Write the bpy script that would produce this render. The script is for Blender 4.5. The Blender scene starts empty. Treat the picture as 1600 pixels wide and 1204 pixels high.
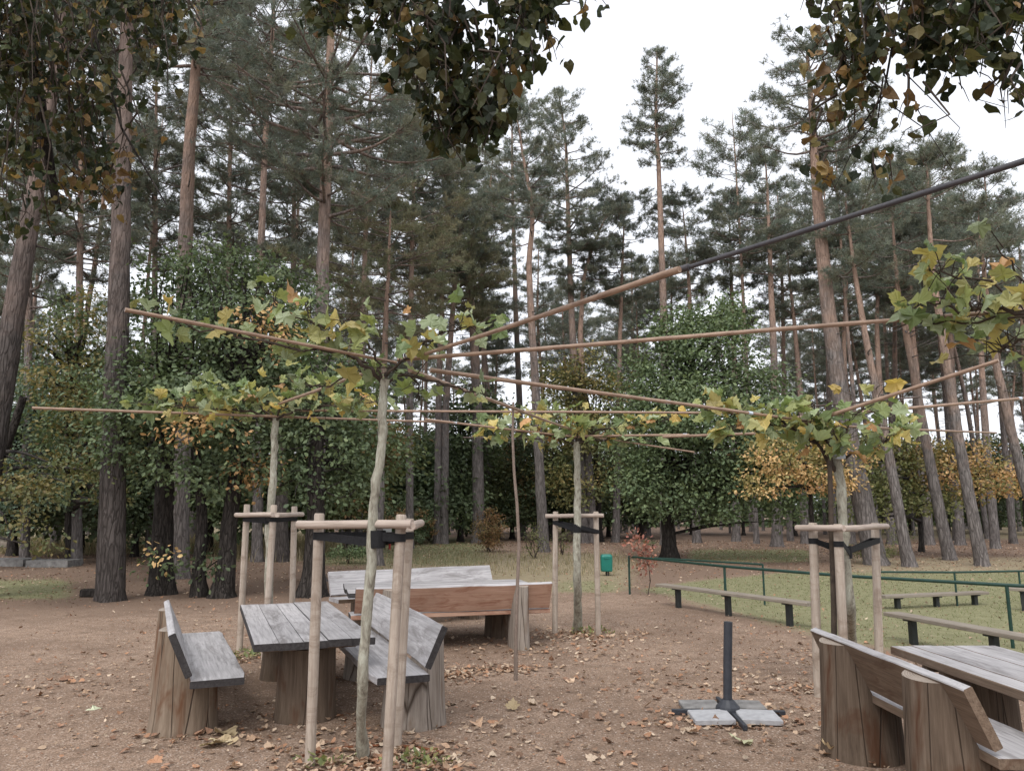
import bpy, math, random
import numpy as np
from mathutils import Vector, Matrix

rng = np.random.default_rng(7)
random.seed(7)
sc = bpy.context.scene
COL = sc.collection

# ------------------------------------------------------------------ camera
FPX, CH = 1190.0, 1.75
TH = math.atan(198.0 / FPX)
cam_d = bpy.data.cameras.new('camera')
cam = bpy.data.objects.new('camera', cam_d)
COL.objects.link(cam)
cam.location = (0, 0, CH)
cam.rotation_euler = (math.pi / 2 + TH, 0, 0)
cam_d.sensor_width = 36
cam_d.lens = FPX / 1600 * 36
cam_d.clip_end = 2000
sc.camera = cam

def ray(x, y):
    u, v = (x - 800) / FPX, (602 - y) / FPX
    return np.array([u, math.cos(TH) - v * math.sin(TH), math.sin(TH) + v * math.cos(TH)])
def G(x, y, z=0.0):
    d = ray(x, y); t = (z - CH) / d[2]
    return np.array([0, 0, CH]) + d * t
def P(x, y, Y):
    d = ray(x, y)
    return np.array([0, 0, CH]) + d * (Y / d[1])
def proj(p):
    q = np.asarray(p, float) - np.array([0, 0, CH])
    f = q[..., 1] * math.cos(TH) + q[..., 2] * math.sin(TH)
    u = q[..., 0] / f
    v = (-q[..., 1] * math.sin(TH) + q[..., 2] * math.cos(TH)) / f
    return 800 + FPX * u, 602 - FPX * v
def W(px, Y):            # size of px pixels at depth Y
    return px * Y / FPX

# ------------------------------------------------------------------ mesh builder
class MB:
    def __init__(s):
        s.v = []; s.f = {}; s.n = 0
    def add(s, v, f, col=None, mi=0, smooth=False, a=None):
        v = np.asarray(v, float).reshape(-1, 3); f = np.asarray(f, np.int64)
        k = f.shape[1]; nf = len(f)
        if col is None: col = (0.2, 0.2, 0.2)
        c = np.asarray(col, float)
        if c.ndim == 1: c = np.tile(c[:3], (nf, 1))
        s.f.setdefault(k, []).append((f + s.n, c, np.full(nf, mi), np.full(nf, smooth)))
        s.v.append(v); s.n += len(v)
    def build(s, name, mats, parent=None, loc=None, rz=None):
        me = bpy.data.meshes.new(name)
        V = np.concatenate(s.v) if s.v else np.zeros((0, 3))
        me.vertices.add(len(V)); me.vertices.foreach_set('co', V.astype(np.float32).ravel())
        li, ls, cc, mi, sm = [], [], [], [], []
        off = 0
        for k, L in s.f.items():
            F = np.concatenate([x[0] for x in L]); n = len(F)
            li.append(F.ravel()); ls.append(off + np.arange(n) * k); off += n * k
            cc.append(np.concatenate([x[1] for x in L])); mi.append(np.concatenate([x[2] for x in L])); sm.append(np.concatenate([x[3] for x in L]))
        li = np.concatenate(li); ls = np.concatenate(ls); cc = np.concatenate(cc)
        me.loops.add(len(li)); me.loops.foreach_set('vertex_index', li.astype(np.int32))
        me.polygons.add(len(ls)); me.polygons.foreach_set('loop_start', ls.astype(np.int32))
        me.polygons.foreach_set('material_index', np.concatenate(mi).astype(np.int32))
        me.polygons.foreach_set('use_smooth', np.concatenate(sm).astype(bool))
        at = me.attributes.new('col', 'FLOAT_COLOR', 'FACE')
        at.data.foreach_set('color', np.concatenate([cc, np.ones((len(cc), 1))], 1).astype(np.float32).ravel())
        me.update(calc_edges=True); me.validate()
        for m in (mats if isinstance(mats, (list, tuple)) else [mats]): me.materials.append(m)
        o = bpy.data.objects.new(name, me); COL.objects.link(o)
        if parent is not None: o.parent = parent
        if loc is not None: o.location = tuple(loc)
        if rz is not None: o.rotation_euler = (0, 0, rz)
        return o
    # ---- shapes
    def tube(s, pts, rad, sides=8, col=None, mi=0, caps=True, smooth=True, lump=0.0, flat=1.0):
        p = np.asarray(pts, float); n = len(p)
        rad = np.asarray(rad, float); r2 = rad if rad.ndim == 2 else None
        r = rad[:, 0] if r2 is not None else np.broadcast_to(rad, (n,)).copy()
        t = np.gradient(p, axis=0); t /= np.linalg.norm(t, axis=1)[:, None] + 1e-12
        ref = np.array([1.0, 0, 0]) if abs(t[0][0]) < 0.8 else np.array([0, 1.0, 0])
        ang = np.arange(sides) * 2 * math.pi / sides
        a = np.cross(t, ref); a /= np.linalg.norm(a, axis=1)[:, None] + 1e-12
        b = np.cross(t, a)
        R = r2.copy() if r2 is not None else r[:, None] * np.ones(sides)[None, :]
        if lump: R = R * (1 + lump * rng.normal(size=R.shape))
        v = p[:, None, :] + R[:, :, None] * (np.cos(ang)[None, :, None] * a[:, None, :] + flat * np.sin(ang)[None, :, None] * b[:, None, :])
        i = np.arange(n - 1)[:, None] * sides; j = np.arange(sides)[None, :]; j2 = (j + 1) % sides
        f = np.stack([i + j, i + j2, i + sides + j2, i + sides + j], -1).reshape(-1, 4)
        s.add(v, f, col, mi, smooth)
        if caps:
            for e, rev in ((0, False), (n - 1, True)):
                ring = v[e]; c = ring.mean(0)
                vv = np.concatenate([ring, c[None]]); k = np.arange(sides)
                ff = np.stack([k, np.full(sides, sides), (k + 1) % sides], 1)
                if rev: ff = ff[:, ::-1]
                s.add(vv, ff, col, mi, False)
    def box(s, c, size, rot=None, col=None, mi=0, bev=0.0):
        hx, hy, hz = np.asarray(size, float) / 2
        b = min(bev, hx * .9, hy * .9, hz * .9)
        if b <= 0:
            v = np.array([[x, y, z] for x in (-hx, hx) for y in (-hy, hy) for z in (-hz, hz)])
            f = [[0, 1, 3, 2], [4, 6, 7, 5], [0, 4, 5, 1], [2, 3, 7, 6], [0, 2, 6, 4], [1, 5, 7, 3]]
            fl = {4: f}
        else:
            v = []; idx = {}
            for X in (-1, 1):
                for Y in (-1, 1):
                    for Z in (-1, 1):
                        for ax in range(3):
                            q = [X * (hx - b), Y * (hy - b), Z * (hz - b)]
                            q[ax] = (X * hx, Y * hy, Z * hz)[ax]
                            idx[(X, Y, Z, ax)] = len(v); v.append(q)
            q4, q3 = [], []
            for ax in range(3):
                o = [k for k in range(3) if k != ax]
                for sg in (-1, 1):
                    ring = []
                    for (p1, p2) in ((-1, -1), (1, -1), (1, 1), (-1, 1)):
                        k = [0, 0, 0]; k[ax] = sg; k[o[0]] = p1; k[o[1]] = p2
                        ring.append(idx[(*k, ax)])
                    q4.append(ring)
            for ax in range(3):   # edges along ax
                o = [k for k in range(3) if k != ax]
                for p1 in (-1, 1):
                    for p2 in (-1, 1):
                        k0 = [0, 0, 0]; k1 = [0, 0, 0]
                        k0[ax] = -1; k1[ax] = 1
                        for k in (k0, k1): k[o[0]] = p1; k[o[1]] = p2
                        q4.append([idx[(*k0, o[0])], idx[(*k1, o[0])], idx[(*k1, o[1])], idx[(*k0, o[1])]])
            for X in (-1, 1):
                for Y in (-1, 1):
                    for Z in (-1, 1):
                        q3.append([idx[(X, Y, Z, 0)], idx[(X, Y, Z, 1)], idx[(X, Y, Z, 2)]])
            v = np.array(v, float); fl = {4: q4, 3: q3}
            # orient outwards
            for k in fl:
                g = []
                for ff in fl[k]:
                    pp = v[ff]; n = np.cross(pp[1] - pp[0], pp[2] - pp[0])
                    g.append(ff if np.dot(n, pp.mean(0)) > 0 else ff[::-1])
                fl[k] = g
        if rot is not None: v = v @ np.asarray(rot, float).T
        v = v + np.asarray(c, float)
        n0 = s.n
        for q, (k, ff) in enumerate(fl.items()):
            if q == 0: s.add(v, ff, col, mi)
            else: s.f.setdefault(k, []).append((np.asarray(ff) + n0, np.tile(np.asarray(col if col is not None else (.2, .2, .2), float)[:3], (len(ff), 1)), np.full(len(ff), mi), np.full(len(ff), False)))
    def inst(s, tv, tf, pos, ydir, nrm, size, col, curl=0.0, mi=0):
        """instances of a template (y axis = ydir, z = nrm)"""
        N = len(pos)
        if N == 0: return
        y = ydir / (np.linalg.norm(ydir, axis=1)[:, None] + 1e-9)
        x = np.cross(y, nrm); x /= np.linalg.norm(x, axis=1)[:, None] + 1e-9
        z = np.cross(x, y)
        sz = np.broadcast_to(np.asarray(size, float), (N,))
        V = tv[None] * np.ones((N, 1, 1))
        if curl:
            cu = rng.normal(0, curl, (N, 1)) ; cb = rng.normal(0, curl, (N, 1))
            V[:, :, 2] += cu * V[:, :, 1] ** 2 + cb * V[:, :, 0] ** 2 * 2 + rng.normal(0, curl * .15, V.shape[:2])
        out = pos[:, None, :] + sz[:, None, None] * (V[:, :, :1] * x[:, None, :] + V[:, :, 1:2] * y[:, None, :] + V[:, :, 2:3] * z[:, None, :])
        f = (np.asarray(tf)[None] + (np.arange(N) * len(tv))[:, None, None]).reshape(-1, len(tf[0]))
        s.add(out.reshape(-1, 3), f, np.repeat(col, len(tf), axis=0), mi, False)

def rotz(a):
    c, s_ = math.cos(a), math.sin(a); return np.array([[c, -s_, 0], [s_, c, 0], [0, 0, 1.0]])
def rotx(a):
    c, s_ = math.cos(a), math.sin(a); return np.array([[1.0, 0, 0], [0, c, -s_], [0, s_, c]])
def roty(a):
    c, s_ = math.cos(a), math.sin(a); return np.array([[c, 0, s_], [0, 1.0, 0], [-s_, 0, c]])

def rand_dirs(n):
    d = rng.normal(size=(n, 3)); return d / np.linalg.norm(d, axis=1)[:, None]

# leaf templates ---------------------------------------------------------
def fan(outline, fold=0.12):
    o = [(x, y) for x, y in outline]
    pts = [(0, 0.42)] + o + [(-x, y) for x, y in reversed(o[1:-1])]
    v = np.array([[x, y, fold * abs(x) * 1.2] for x, y in pts])
    n = len(pts) - 1
    f = [[0, 1 + (k + 1) % n, 1 + k] for k in range(n)]
    return v, np.array(f)
PLANE = fan([(0, 0), (.13, -.08), (.22, -.17), (.40, -.12), (.40, .04), (.45, .14), (.62, .27), (.52, .37), (.48, .50), (.33, .50), (.36, .66), (.21, .78), (.11, .86), (0, 1.04)])
LINDEN = fan([(0, 0), (.2, -.09), (.42, .08), (.47, .34), (.33, .66), (.14, .88), (0, 1.05)], .15)
OAK = (np.array([[0, 0, 0], [.22, .3, .05], [.3, .7, .06], [0, 1, 0], [-.3, .7, .06], [-.22, .3, .05]]), np.array([[0, 1, 2, 3], [0, 3, 4, 5]]))
RHO = (np.array([[0, 0, 0], [.32, .5, .09], [0, 1, 0], [-.32, .5, .09]]), np.array([[0, 1, 2], [0, 2, 3]]))
def _tuft(n, seed):
    r = np.random.default_rng(seed); v, f = [], []
    for k in range(n):
        az = k * 2.399 + r.normal(0, .3); el = r.uniform(-.25, 1.45)
        d = np.array([math.cos(az) * math.cos(el), math.sin(el), math.sin(az) * math.cos(el)]) * r.uniform(.7, 1.1)
        b = np.cross(d, r.normal(size=3)); b /= np.linalg.norm(b)
        o = np.array([0, r.uniform(-.5, .25), 0]); w = .048
        v += [o + b * w, o - b * w, o + d]; f.append([3 * k, 3 * k + 1, 3 * k + 2])
    return np.array(v), np.array(f)
TUFTS = [_tuft(17, s_) for s_ in (1, 2, 3)]
TUFTS_LO = [_tuft(8, s_) for s_ in (4, 5)]

# ------------------------------------------------------------------ materials
def nt(name):
    m = bpy.data.materials.new(name); m.use_nodes = True
    n = m.node_tree; n.nodes.clear()
    out = n.nodes.new('ShaderNodeOutputMaterial')
    return m, n, out
def N(n, t, **kw):
    x = n.nodes.new(t)
    for k, v in kw.items():
        if k.startswith('i_'): x.inputs[k[2:].replace('_', ' ')].default_value = v
        else: setattr(x, k, v)
    return x
def L(n, a, b): n.links.new(a, b)
def coords(n, scale=(1, 1, 1)):
    tc = N(n, 'ShaderNodeTexCoord'); mp = N(n, 'ShaderNodeMapping'); mp.inputs['Scale'].default_value = scale
    L(n, tc.outputs['Object'], mp.inputs['Vector']); return mp.outputs['Vector']
def noise(n, vec, scale, detail=4, rough=.6, dist=0.0):
    x = N(n, 'ShaderNodeTexNoise'); x.inputs['Scale'].default_value = scale; x.inputs['Detail'].default_value = detail
    x.inputs['Roughness'].default_value = rough; x.inputs['Distortion'].default_value = dist
    L(n, vec, x.inputs['Vector']); return x.outputs['Fac']
def ramp(n, fac, stops):
    r = N(n, 'ShaderNodeValToRGB'); e = r.color_ramp.elements
    while len(e) < len(stops): e.new(.5)
    for k, (p, c) in enumerate(stops):
        e[k].position = p; e[k].color = (*c, 1) if len(c) == 3 else c
    L(n, fac, r.inputs['Fac']); return r.outputs['Color']
def mix(n, fac, a, b, mode='MIX'):
    x = N(n, 'ShaderNodeMix', data_type='RGBA', blend_type=mode)
    for sock, val in ((x.inputs[0], fac), (x.inputs[6], a), (x.inputs[7], b)):
        if hasattr(val, 'is_output'): L(n, val, sock)
        elif isinstance(val, (int, float)): sock.default_value = val
        else: sock.default_value = (*val, 1)
    return x.outputs[2]
def math_(n, op, a, b=0.0, clamp=False):
    x = N(n, 'ShaderNodeMath', operation=op, use_clamp=clamp)
    for sock, val in ((x.inputs[0], a), (x.inputs[1], b)):
        if hasattr(val, 'is_output'): L(n, val, sock)
        else: sock.default_value = val
    return x.outputs[0]
def bump(n, h, strength=.4, dist=.02):
    b = N(n, 'ShaderNodeBump'); b.inputs['Strength'].default_value = strength; b.inputs['Distance'].default_value = dist
    L(n, h, b.inputs['Height']); return b.outputs['Normal']
def princ(n, out, col, rough=.7, spec=.3, normal=None, metal=0):
    p = N(n, 'ShaderNodeBsdfPrincipled')
    for sock, val in (('Base Color', col), ('Roughness', rough)):
        if hasattr(val, 'is_output'): L(n, val, p.inputs[sock])
        elif sock == 'Base Color': p.inputs[sock].default_value = (*val, 1)
        else: p.inputs[sock].default_value = val
    p.inputs['Specular IOR Level'].default_value = spec; p.inputs['Metallic'].default_value = metal
    if normal is not None: L(n, normal, p.inputs['Normal'])
    if out is not None: L(n, p.outputs[0], out.inputs['Surface'])
    return p

def leaf_mat(name, trans=.25, rough=.5, spec=.25, tcol=(1.1, 1.15, .7)):
    m, n, out = nt(name)
    a = N(n, 'ShaderNodeAttribute', attribute_name='col')
    p = princ(n, None, a.outputs['Color'], rough, spec)
    t = N(n, 'ShaderNodeBsdfTranslucent')
    L(n, mix(n, 1.0, a.outputs['Color'], tcol, 'MULTIPLY'), t.inputs['Color'])
    mx = N(n, 'ShaderNodeMixShader'); mx.inputs[0].default_value = trans
    L(n, p.outputs[0], mx.inputs[1]); L(n, t.outputs[0], mx.inputs[2]); L(n, mx.outputs[0], out.inputs['Surface'])
    return m
M = {}
M['leaf'] = leaf_mat('leaf', .25)
M['linden_leaf'] = leaf_mat('linden_leaf', .28, .5, .2)
M['plane_leaf'] = leaf_mat('plane_leaf', .35, .45, .3)
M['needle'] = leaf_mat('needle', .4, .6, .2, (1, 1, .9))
M['dry_leaf'] = leaf_mat('dry_leaf', .1, .7, .15, (1, .9, .7))
M['blade'] = leaf_mat('blade', .5, .6, .2, (1, 1, .8))

def bark_mat(name, lo, hi, grey, vs=(9, 9, 1.6), strength=.9, orange=True):
    m, n, out = nt(name)
    v = coords(n, vs)
    a = noise(n, v, 1.6, 6, .65, .6); b = noise(n, coords(n, (1, 1, 1)), 1.4, 4, .6)
    vo = N(n, 'ShaderNodeTexVoronoi', feature='DISTANCE_TO_EDGE'); vo.inputs['Scale'].default_value = 1.3
    wv = N(n, 'ShaderNodeVectorMath', operation='ADD'); L(n, v, wv.inputs[0])
    nz = N(n, 'ShaderNodeTexNoise'); nz.inputs['Scale'].default_value = 1.5; L(n, v, nz.inputs['Vector'])
    L(n, nz.outputs['Color'], wv.inputs[1]); L(n, wv.outputs[0], vo.inputs['Vector'])
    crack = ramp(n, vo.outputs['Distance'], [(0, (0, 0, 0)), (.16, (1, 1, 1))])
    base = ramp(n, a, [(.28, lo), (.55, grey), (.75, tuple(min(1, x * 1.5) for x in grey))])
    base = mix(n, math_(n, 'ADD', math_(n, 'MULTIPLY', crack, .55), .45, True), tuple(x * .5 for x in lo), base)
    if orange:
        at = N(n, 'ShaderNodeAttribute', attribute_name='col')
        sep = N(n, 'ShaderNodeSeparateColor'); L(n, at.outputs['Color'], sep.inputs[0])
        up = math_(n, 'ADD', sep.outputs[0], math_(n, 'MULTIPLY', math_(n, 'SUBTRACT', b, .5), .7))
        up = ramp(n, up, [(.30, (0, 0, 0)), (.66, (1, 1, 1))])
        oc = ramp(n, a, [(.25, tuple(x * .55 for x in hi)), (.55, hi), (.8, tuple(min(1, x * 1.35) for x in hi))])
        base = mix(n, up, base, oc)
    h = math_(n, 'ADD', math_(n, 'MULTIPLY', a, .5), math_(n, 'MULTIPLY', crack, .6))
    princ(n, out, base, .9, .1, bump(n, h, strength, .03))
    return m
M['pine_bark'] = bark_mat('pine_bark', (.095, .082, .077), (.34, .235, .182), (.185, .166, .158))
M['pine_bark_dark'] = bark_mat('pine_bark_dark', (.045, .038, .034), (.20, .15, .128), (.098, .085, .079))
M['oak_bark'] = bark_mat('oak_bark', (.022, .019, .017), (.1, .1, .1), (.06, .052, .047), (11, 11, 2.2), 1.0, False)
def plane_bark():
    m, n, out = nt('plane_bark')
    v = coords(n, (9, 9, 3.5))
    a = noise(n, v, 2.2, 5, .6, 1.0); b = noise(n, coords(n, (60, 60, 18)), 1.5, 4)
    c = ramp(n, a, [(.34, (.13, .11, .085)), (.43, (.26, .24, .19)), (.54, (.35, .34, .275)), (.66, (.48, .48, .40))])
    c = mix(n, .35, c, ramp(n, b, [(.3, (.08, .07, .05)), (.7, (.4, .38, .32))]))
    princ(n, out, c, .8, .2, bump(n, math_(n, 'ADD', a, math_(n, 'MULTIPLY', b, .4)), .5, .01)); return m
M['plane_bark'] = plane_bark()
def flat_noise(name, c0, c1, scale=6, rough=.7, spec=.3, vs=(1, 1, 1), bs=.3, metal=0):
    m, n, out = nt(name); v = coords(n, vs); a = noise(n, v, scale, 6, .65, .3)
    princ(n, out, ramp(n, a, [(.3, c0), (.7, c1)]), rough, spec, bump(n, a, bs, .01), metal); return m
M['twig'] = flat_noise('twig', (.035, .027, .022), (.085, .065, .05), 12, .8, .15)
M['bamboo'] = flat_noise('bamboo', (.19, .122, .085), (.36, .25, .18), 5, .45, .35, (2, 8, 8), .1)
M['bamboo_dark'] = flat_noise('bamboo_dark', (.05, .035, .03), (.12, .085, .07), 5, .5, .35, (2, 8, 8), .1)
M['tube_grey'] = flat_noise('tube_grey', (.035, .035, .042), (.07, .065, .07), 8, .5, .4)
M['tape'] = flat_noise('tape', (.45, .52, .60), (.6, .66, .72), 20, .5, .3)
M['stick'] = flat_noise('stick', (.15, .115, .092), (.27, .21, .175), 9, .85, .15, (6, 6, 2))
M['strap'] = flat_noise('strap', (.008, .008, .009), (.018, .018, .02), 40, .7, .2)
M['green_steel'] = flat_noise('green_steel', (.006, .028, .02), (.012, .05, .036), 10, .45, .45)
M['black_steel'] = flat_noise('black_steel', (.012, .014, .014), (.025, .028, .027), 10, .5, .4)
M['anthracite'] = flat_noise('anthracite', (.024, .027, .034), (.045, .048, .058), 14, .5, .4)
M['bin_green'] = flat_noise('bin_green', (.004, .11, .085), (.01, .17, .13), 6, .45, .4)
M['concrete'] = flat_noise('concrete', (.30, .30, .31), (.44, .44, .45), 14, .85, .2)
M['old_slab'] = flat_noise('old_slab', (.12, .115, .11), (.30, .29, .28), 6, .9, .1)
M['rust'] = flat_noise('rust', (.10, .035, .02), (.2, .08, .04), 14, .85, .1)
M['white_paint'] = flat_noise('white_paint', (.6, .6, .6), (.75, .75, .75), 4, .6, .3)
M['red_paint'] = flat_noise('red_paint', (.3, .03, .03), (.4, .05, .04), 4, .6, .3)

def wood(name, cols, grain=(1.2, 26, 26), knot=.5, rough=.75, spec=.25, stain=None, bs=.5):
    """sawn board, the grain runs along the local x axis"""
    m, n, out = nt(name)
    tc = N(n, 'ShaderNodeTexCoord')
    wob = N(n, 'ShaderNodeTexNoise'); wob.inputs['Scale'].default_value = 2.2; wob.inputs['Detail'].default_value = 2
    mw = N(n, 'ShaderNodeMapping'); mw.inputs['Scale'].default_value = (.9, 3.5, 3.5)
    L(n, tc.outputs['Object'], mw.inputs['Vector']); L(n, mw.outputs[0], wob.inputs['Vector'])
    sub = N(n, 'ShaderNodeVectorMath', operation='SUBTRACT'); L(n, wob.outputs['Color'], sub.inputs[0]); sub.inputs[1].default_value = (.5, .5, .5)
    scl = N(n, 'ShaderNodeVectorMath', operation='SCALE'); L(n, sub.outputs[0], scl.inputs[0]); scl.inputs['Scale'].default_value = .05 * knot
    addv = N(n, 'ShaderNodeVectorMath', operation='ADD'); L(n, tc.outputs['Object'], addv.inputs[0]); L(n, scl.outputs[0], addv.inputs[1])
    mp = N(n, 'ShaderNodeMapping'); mp.inputs['Scale'].default_value = grain; L(n, addv.outputs[0], mp.inputs['Vector'])
    g = noise(n, mp.outputs[0], 1.6, 5, .65)
    mp2 = N(n, 'ShaderNodeMapping'); mp2.inputs['Scale'].default_value = tuple(x * 3.5 if k else x * 2 for k, x in enumerate(grain)); L(n, addv.outputs[0], mp2.inputs['Vector'])
    g2 = noise(n, mp2.outputs[0], 1.5, 3, .6)
    big = noise(n, tc.outputs['Object'], 2.3, 3, .6)
    c = ramp(n, g, [(.30, cols[0]), (.48, cols[1]), (.70, cols[2])])
    c = mix(n, .3, c, ramp(n, g2, [(.3, cols[0]), (.7, cols[2])]))
    c = mix(n, ramp(n, big, [(.42, (0, 0, 0)), (.72, (.55, .55, .55))]), c, tuple(x * .7 for x in cols[1]))
    if stain is not None:
        st = noise(n, mw.outputs[0], 1.7, 5, .7, .8)
        c = mix(n, ramp(n, st, [(.50, (0, 0, 0)), (.66, (.9, .9, .9))]), c, stain)
    at = N(n, 'ShaderNodeAttribute', attribute_name='col')      # each board has its own tone
    sp_ = N(n, 'ShaderNodeVectorMath', operation='SCALE'); L(n, at.outputs['Vector'], sp_.inputs[0]); sp_.inputs['Scale'].default_value = 5.0
    c = mix(n, 1.0, c, sp_.outputs[0], 'MULTIPLY')
    princ(n, out, c, rough, spec, bump(n, math_(n, 'ADD', g, math_(n, 'MULTIPLY', g2, .5)), bs, .006)); return m
M['board_grey'] = wood('board_grey', [(.18, .172, .172), (.42, .402, .405), (.58, .56, .565)], stain=(.21, .195, .19), rough=.6, spec=.35)
M['board_brown'] = wood('board_brown', [(.08, .053, .036), (.155, .108, .075), (.23, .17, .125)], stain=(.095, .054, .034))
M['board_red'] = wood('board_red', [(.27, .15, .10), (.42, .255, .18), (.52, .35, .265)], stain=(.24, .105, .065))
M['board_dark'] = wood('board_dark', [(.02, .018, .018), (.045, .04, .04), (.075, .07, .07)])
M['board_old'] = wood('board_old', [(.12, .10, .08), (.24, .205, .165), (.32, .28, .23)])
M['post_pale'] = wood('post_pale', [(.25, .197, .157), (.39, .322, .264), (.51, .44, .375)], grain=(26, 26, 1.2), bs=.4, stain=(.235, .18, .14))
M['bar_pale'] = wood('bar_pale', [(.25, .195, .16), (.43, .35, .295), (.56, .48, .42)], bs=.3)
def log_mat(name, c0, c1, c2, stain):
    m, n, out = nt(name)
    v = coords(n, (12, 12, .7))
    g = noise(n, v, 1.7, 5, .65, .3); fine = noise(n, coords(n, (60, 60, 3)), 1.5, 3, .6)
    st = noise(n, coords(n, (3.2, 3.2, 1.1)), 1.6, 4, .6, .5)
    vo = N(n, 'ShaderNodeTexVoronoi', feature='DISTANCE_TO_EDGE'); vo.inputs['Scale'].default_value = 1.0
    L(n, coords(n, (5.5, 5.5, .2)), vo.inputs['Vector'])
    crack = ramp(n, vo.outputs['Distance'], [(0, (0, 0, 0)), (.016, (1, 1, 1))])
    c = ramp(n, g, [(.3, c0), (.5, c1), (.72, c2)])
    c = mix(n, .3, c, ramp(n, fine, [(.3, c0), (.7, c2)]))
    c = mix(n, ramp(n, st, [(.54, (0, 0, 0)), (.68, (.85, .85, .85))]), c, stain)
    c = mix(n, crack, (.06, .043, .032), c)
    h = math_(n, 'ADD', math_(n, 'MULTIPLY', crack, .8), math_(n, 'MULTIPLY', g, .4))
    princ(n, out, c, .8, .15, bump(n, h, .8, .015)); return m
M['log'] = log_mat('log', (.115, .083, .058), (.21, .158, .115), (.30, .238, .182), (.12, .052, .025))
M['log_dark'] = log_mat('log_dark', (.058, .041, .029), (.115, .083, .060), (.185, .141, .106), (.08, .036, .019))
M['log_grey'] = log_mat('log_grey', (.155, .125, .10), (.27, .23, .195), (.37, .325, .285), (.145, .09, .058))

# ground
def ground_mat():
    m, n, out = nt('ground')
    tc = N(n, 'ShaderNodeTexCoord'); v = tc.outputs['Object']
    at = {}
    for k in ('grass', 'dry', 'litter'):
        a = N(n, 'ShaderNodeAttribute', attribute_name=k); at[k] = a.outputs['Fac']
    g1 = noise(n, v, 140, 3, .7); g2 = noise(n, v, 45, 4, .7); big = noise(n, v, .55, 5, .65); mid = noise(n, v, 4.5, 5, .7)
    vo = N(n, 'ShaderNodeTexVoronoi'); vo.inputs['Scale'].default_value = 95; L(n, v, vo.inputs['Vector'])
    pebble = N(n, 'ShaderNodeSeparateColor'); L(n, vo.outputs['Color'], pebble.inputs[0])
    c = ramp(n, pebble.outputs[0], [(.0, (.12, .083, .06)), (.45, (.285, .195, .137)), (.8, (.385, .28, .208)), (1, (.56, .46, .38))])
    c = mix(n, .45, c, ramp(n, g2, [(.3, (.155, .103, .072)), (.7, (.40, .288, .215))]))
    c = mix(n, ramp(n, big, [(.36, (.95, .95, .95)), (.6, (0, 0, 0))]), c, mix(n, .6, c, (.135, .09, .064)))
    c = mix(n, ramp(n, mid, [(.50, (0, 0, 0)), (.68, (.75, .75, .75))]), c, (.15, .105, .077))
    lit = ramp(n, g2, [(.25, (.085, .057, .042)), (.5, (.19, .132, .098)), (.75, (.31, .225, .17))])
    gr = ramp(n, mix(n, .5, mid, g2), [(.3, (.125, .122, .065)), (.5, (.205, .198, .11)), (.7, (.30, .282, .178))])
    dr = ramp(n, mix(n, .5, mid, g2), [(.3, (.15, .12, .075)), (.5, (.26, .215, .14)), (.7, (.36, .31, .21))])
    v2 = N(n, 'ShaderNodeTexVoronoi'); v2.inputs['Scale'].default_value = 44; L(n, v, v2.inputs['Vector'])
    s2 = N(n, 'ShaderNodeSeparateColor'); L(n, v2.outputs['Color'], s2.inputs[0])
    inr = ramp(n, v2.outputs['Distance'], [(.28, (1, 1, 1)), (.42, (0, 0, 0))])
    c = mix(n, math_(n, 'MULTIPLY', inr, ramp(n, s2.outputs[0], [(.80, (0, 0, 0)), (.84, (.8, .8, .8))])), c, (.50, .42, .36))
    c = mix(n, math_(n, 'MULTIPLY', inr, ramp(n, s2.outputs[1], [(.78, (0, 0, 0)), (.82, (.8, .8, .8))])), c, (.085, .06, .045))
    def msk(a, lo=.42, hi=.58):
        s_ = math_(n, 'ADD', a, math_(n, 'MULTIPLY', math_(n, 'SUBTRACT', mix(n, .5, mid, big), .5), .9))
        return ramp(n, s_, [(lo, (0, 0, 0)), (hi, (1, 1, 1))])
    c = mix(n, msk(at['litter'], .38, .66), c, lit)
    c = mix(n, msk(at['dry'], .38, .66), c, dr)
    c = mix(n, msk(at['grass'], .38, .66), c, gr)
    h = math_(n, 'ADD', math_(n, 'MULTIPLY', g1, .3), math_(n, 'ADD', math_(n, 'MULTIPLY', vo.outputs['Distance'], -.6), math_(n, 'MULTIPLY', g2, .6)))
    princ(n, out, c, .95, .08, bump(n, h, .6, .012)); return m
M['ground'] = ground_mat()

# ------------------------------------------------------------------ naming helpers
def tag(o, label, cat=None, group=None, kind=None):
    if label: o['label'] = label
    if cat: o['category'] = cat
    if group: o['group'] = group
    if kind: o['kind'] = kind
    return o
def thing(name, loc, label, cat, group=None, rz=0.0):
    o = bpy.data.objects.new(name, None); COL.objects.link(o)
    o.location = tuple(loc); o.rotation_euler = (0, 0, rz); o.empty_display_size = .2
    return tag(o, label, cat, group)
def copy_thing(root, loc, rz, scale, label=None):
    r = root.copy(); COL.objects.link(r); r.location = tuple(loc); r.rotation_euler = (0, 0, rz); r.scale = (scale,) * 3
    if label: r['label'] = label
    for ch in root.children:
        c = ch.copy(); COL.objects.link(c); c.parent = r
    return r

# ------------------------------------------------------------------ ground
def sstep(a, b, x):
    t = np.clip((x - a) / (b - a), 0, 1); return t * t * (3 - 2 * t)
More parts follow.
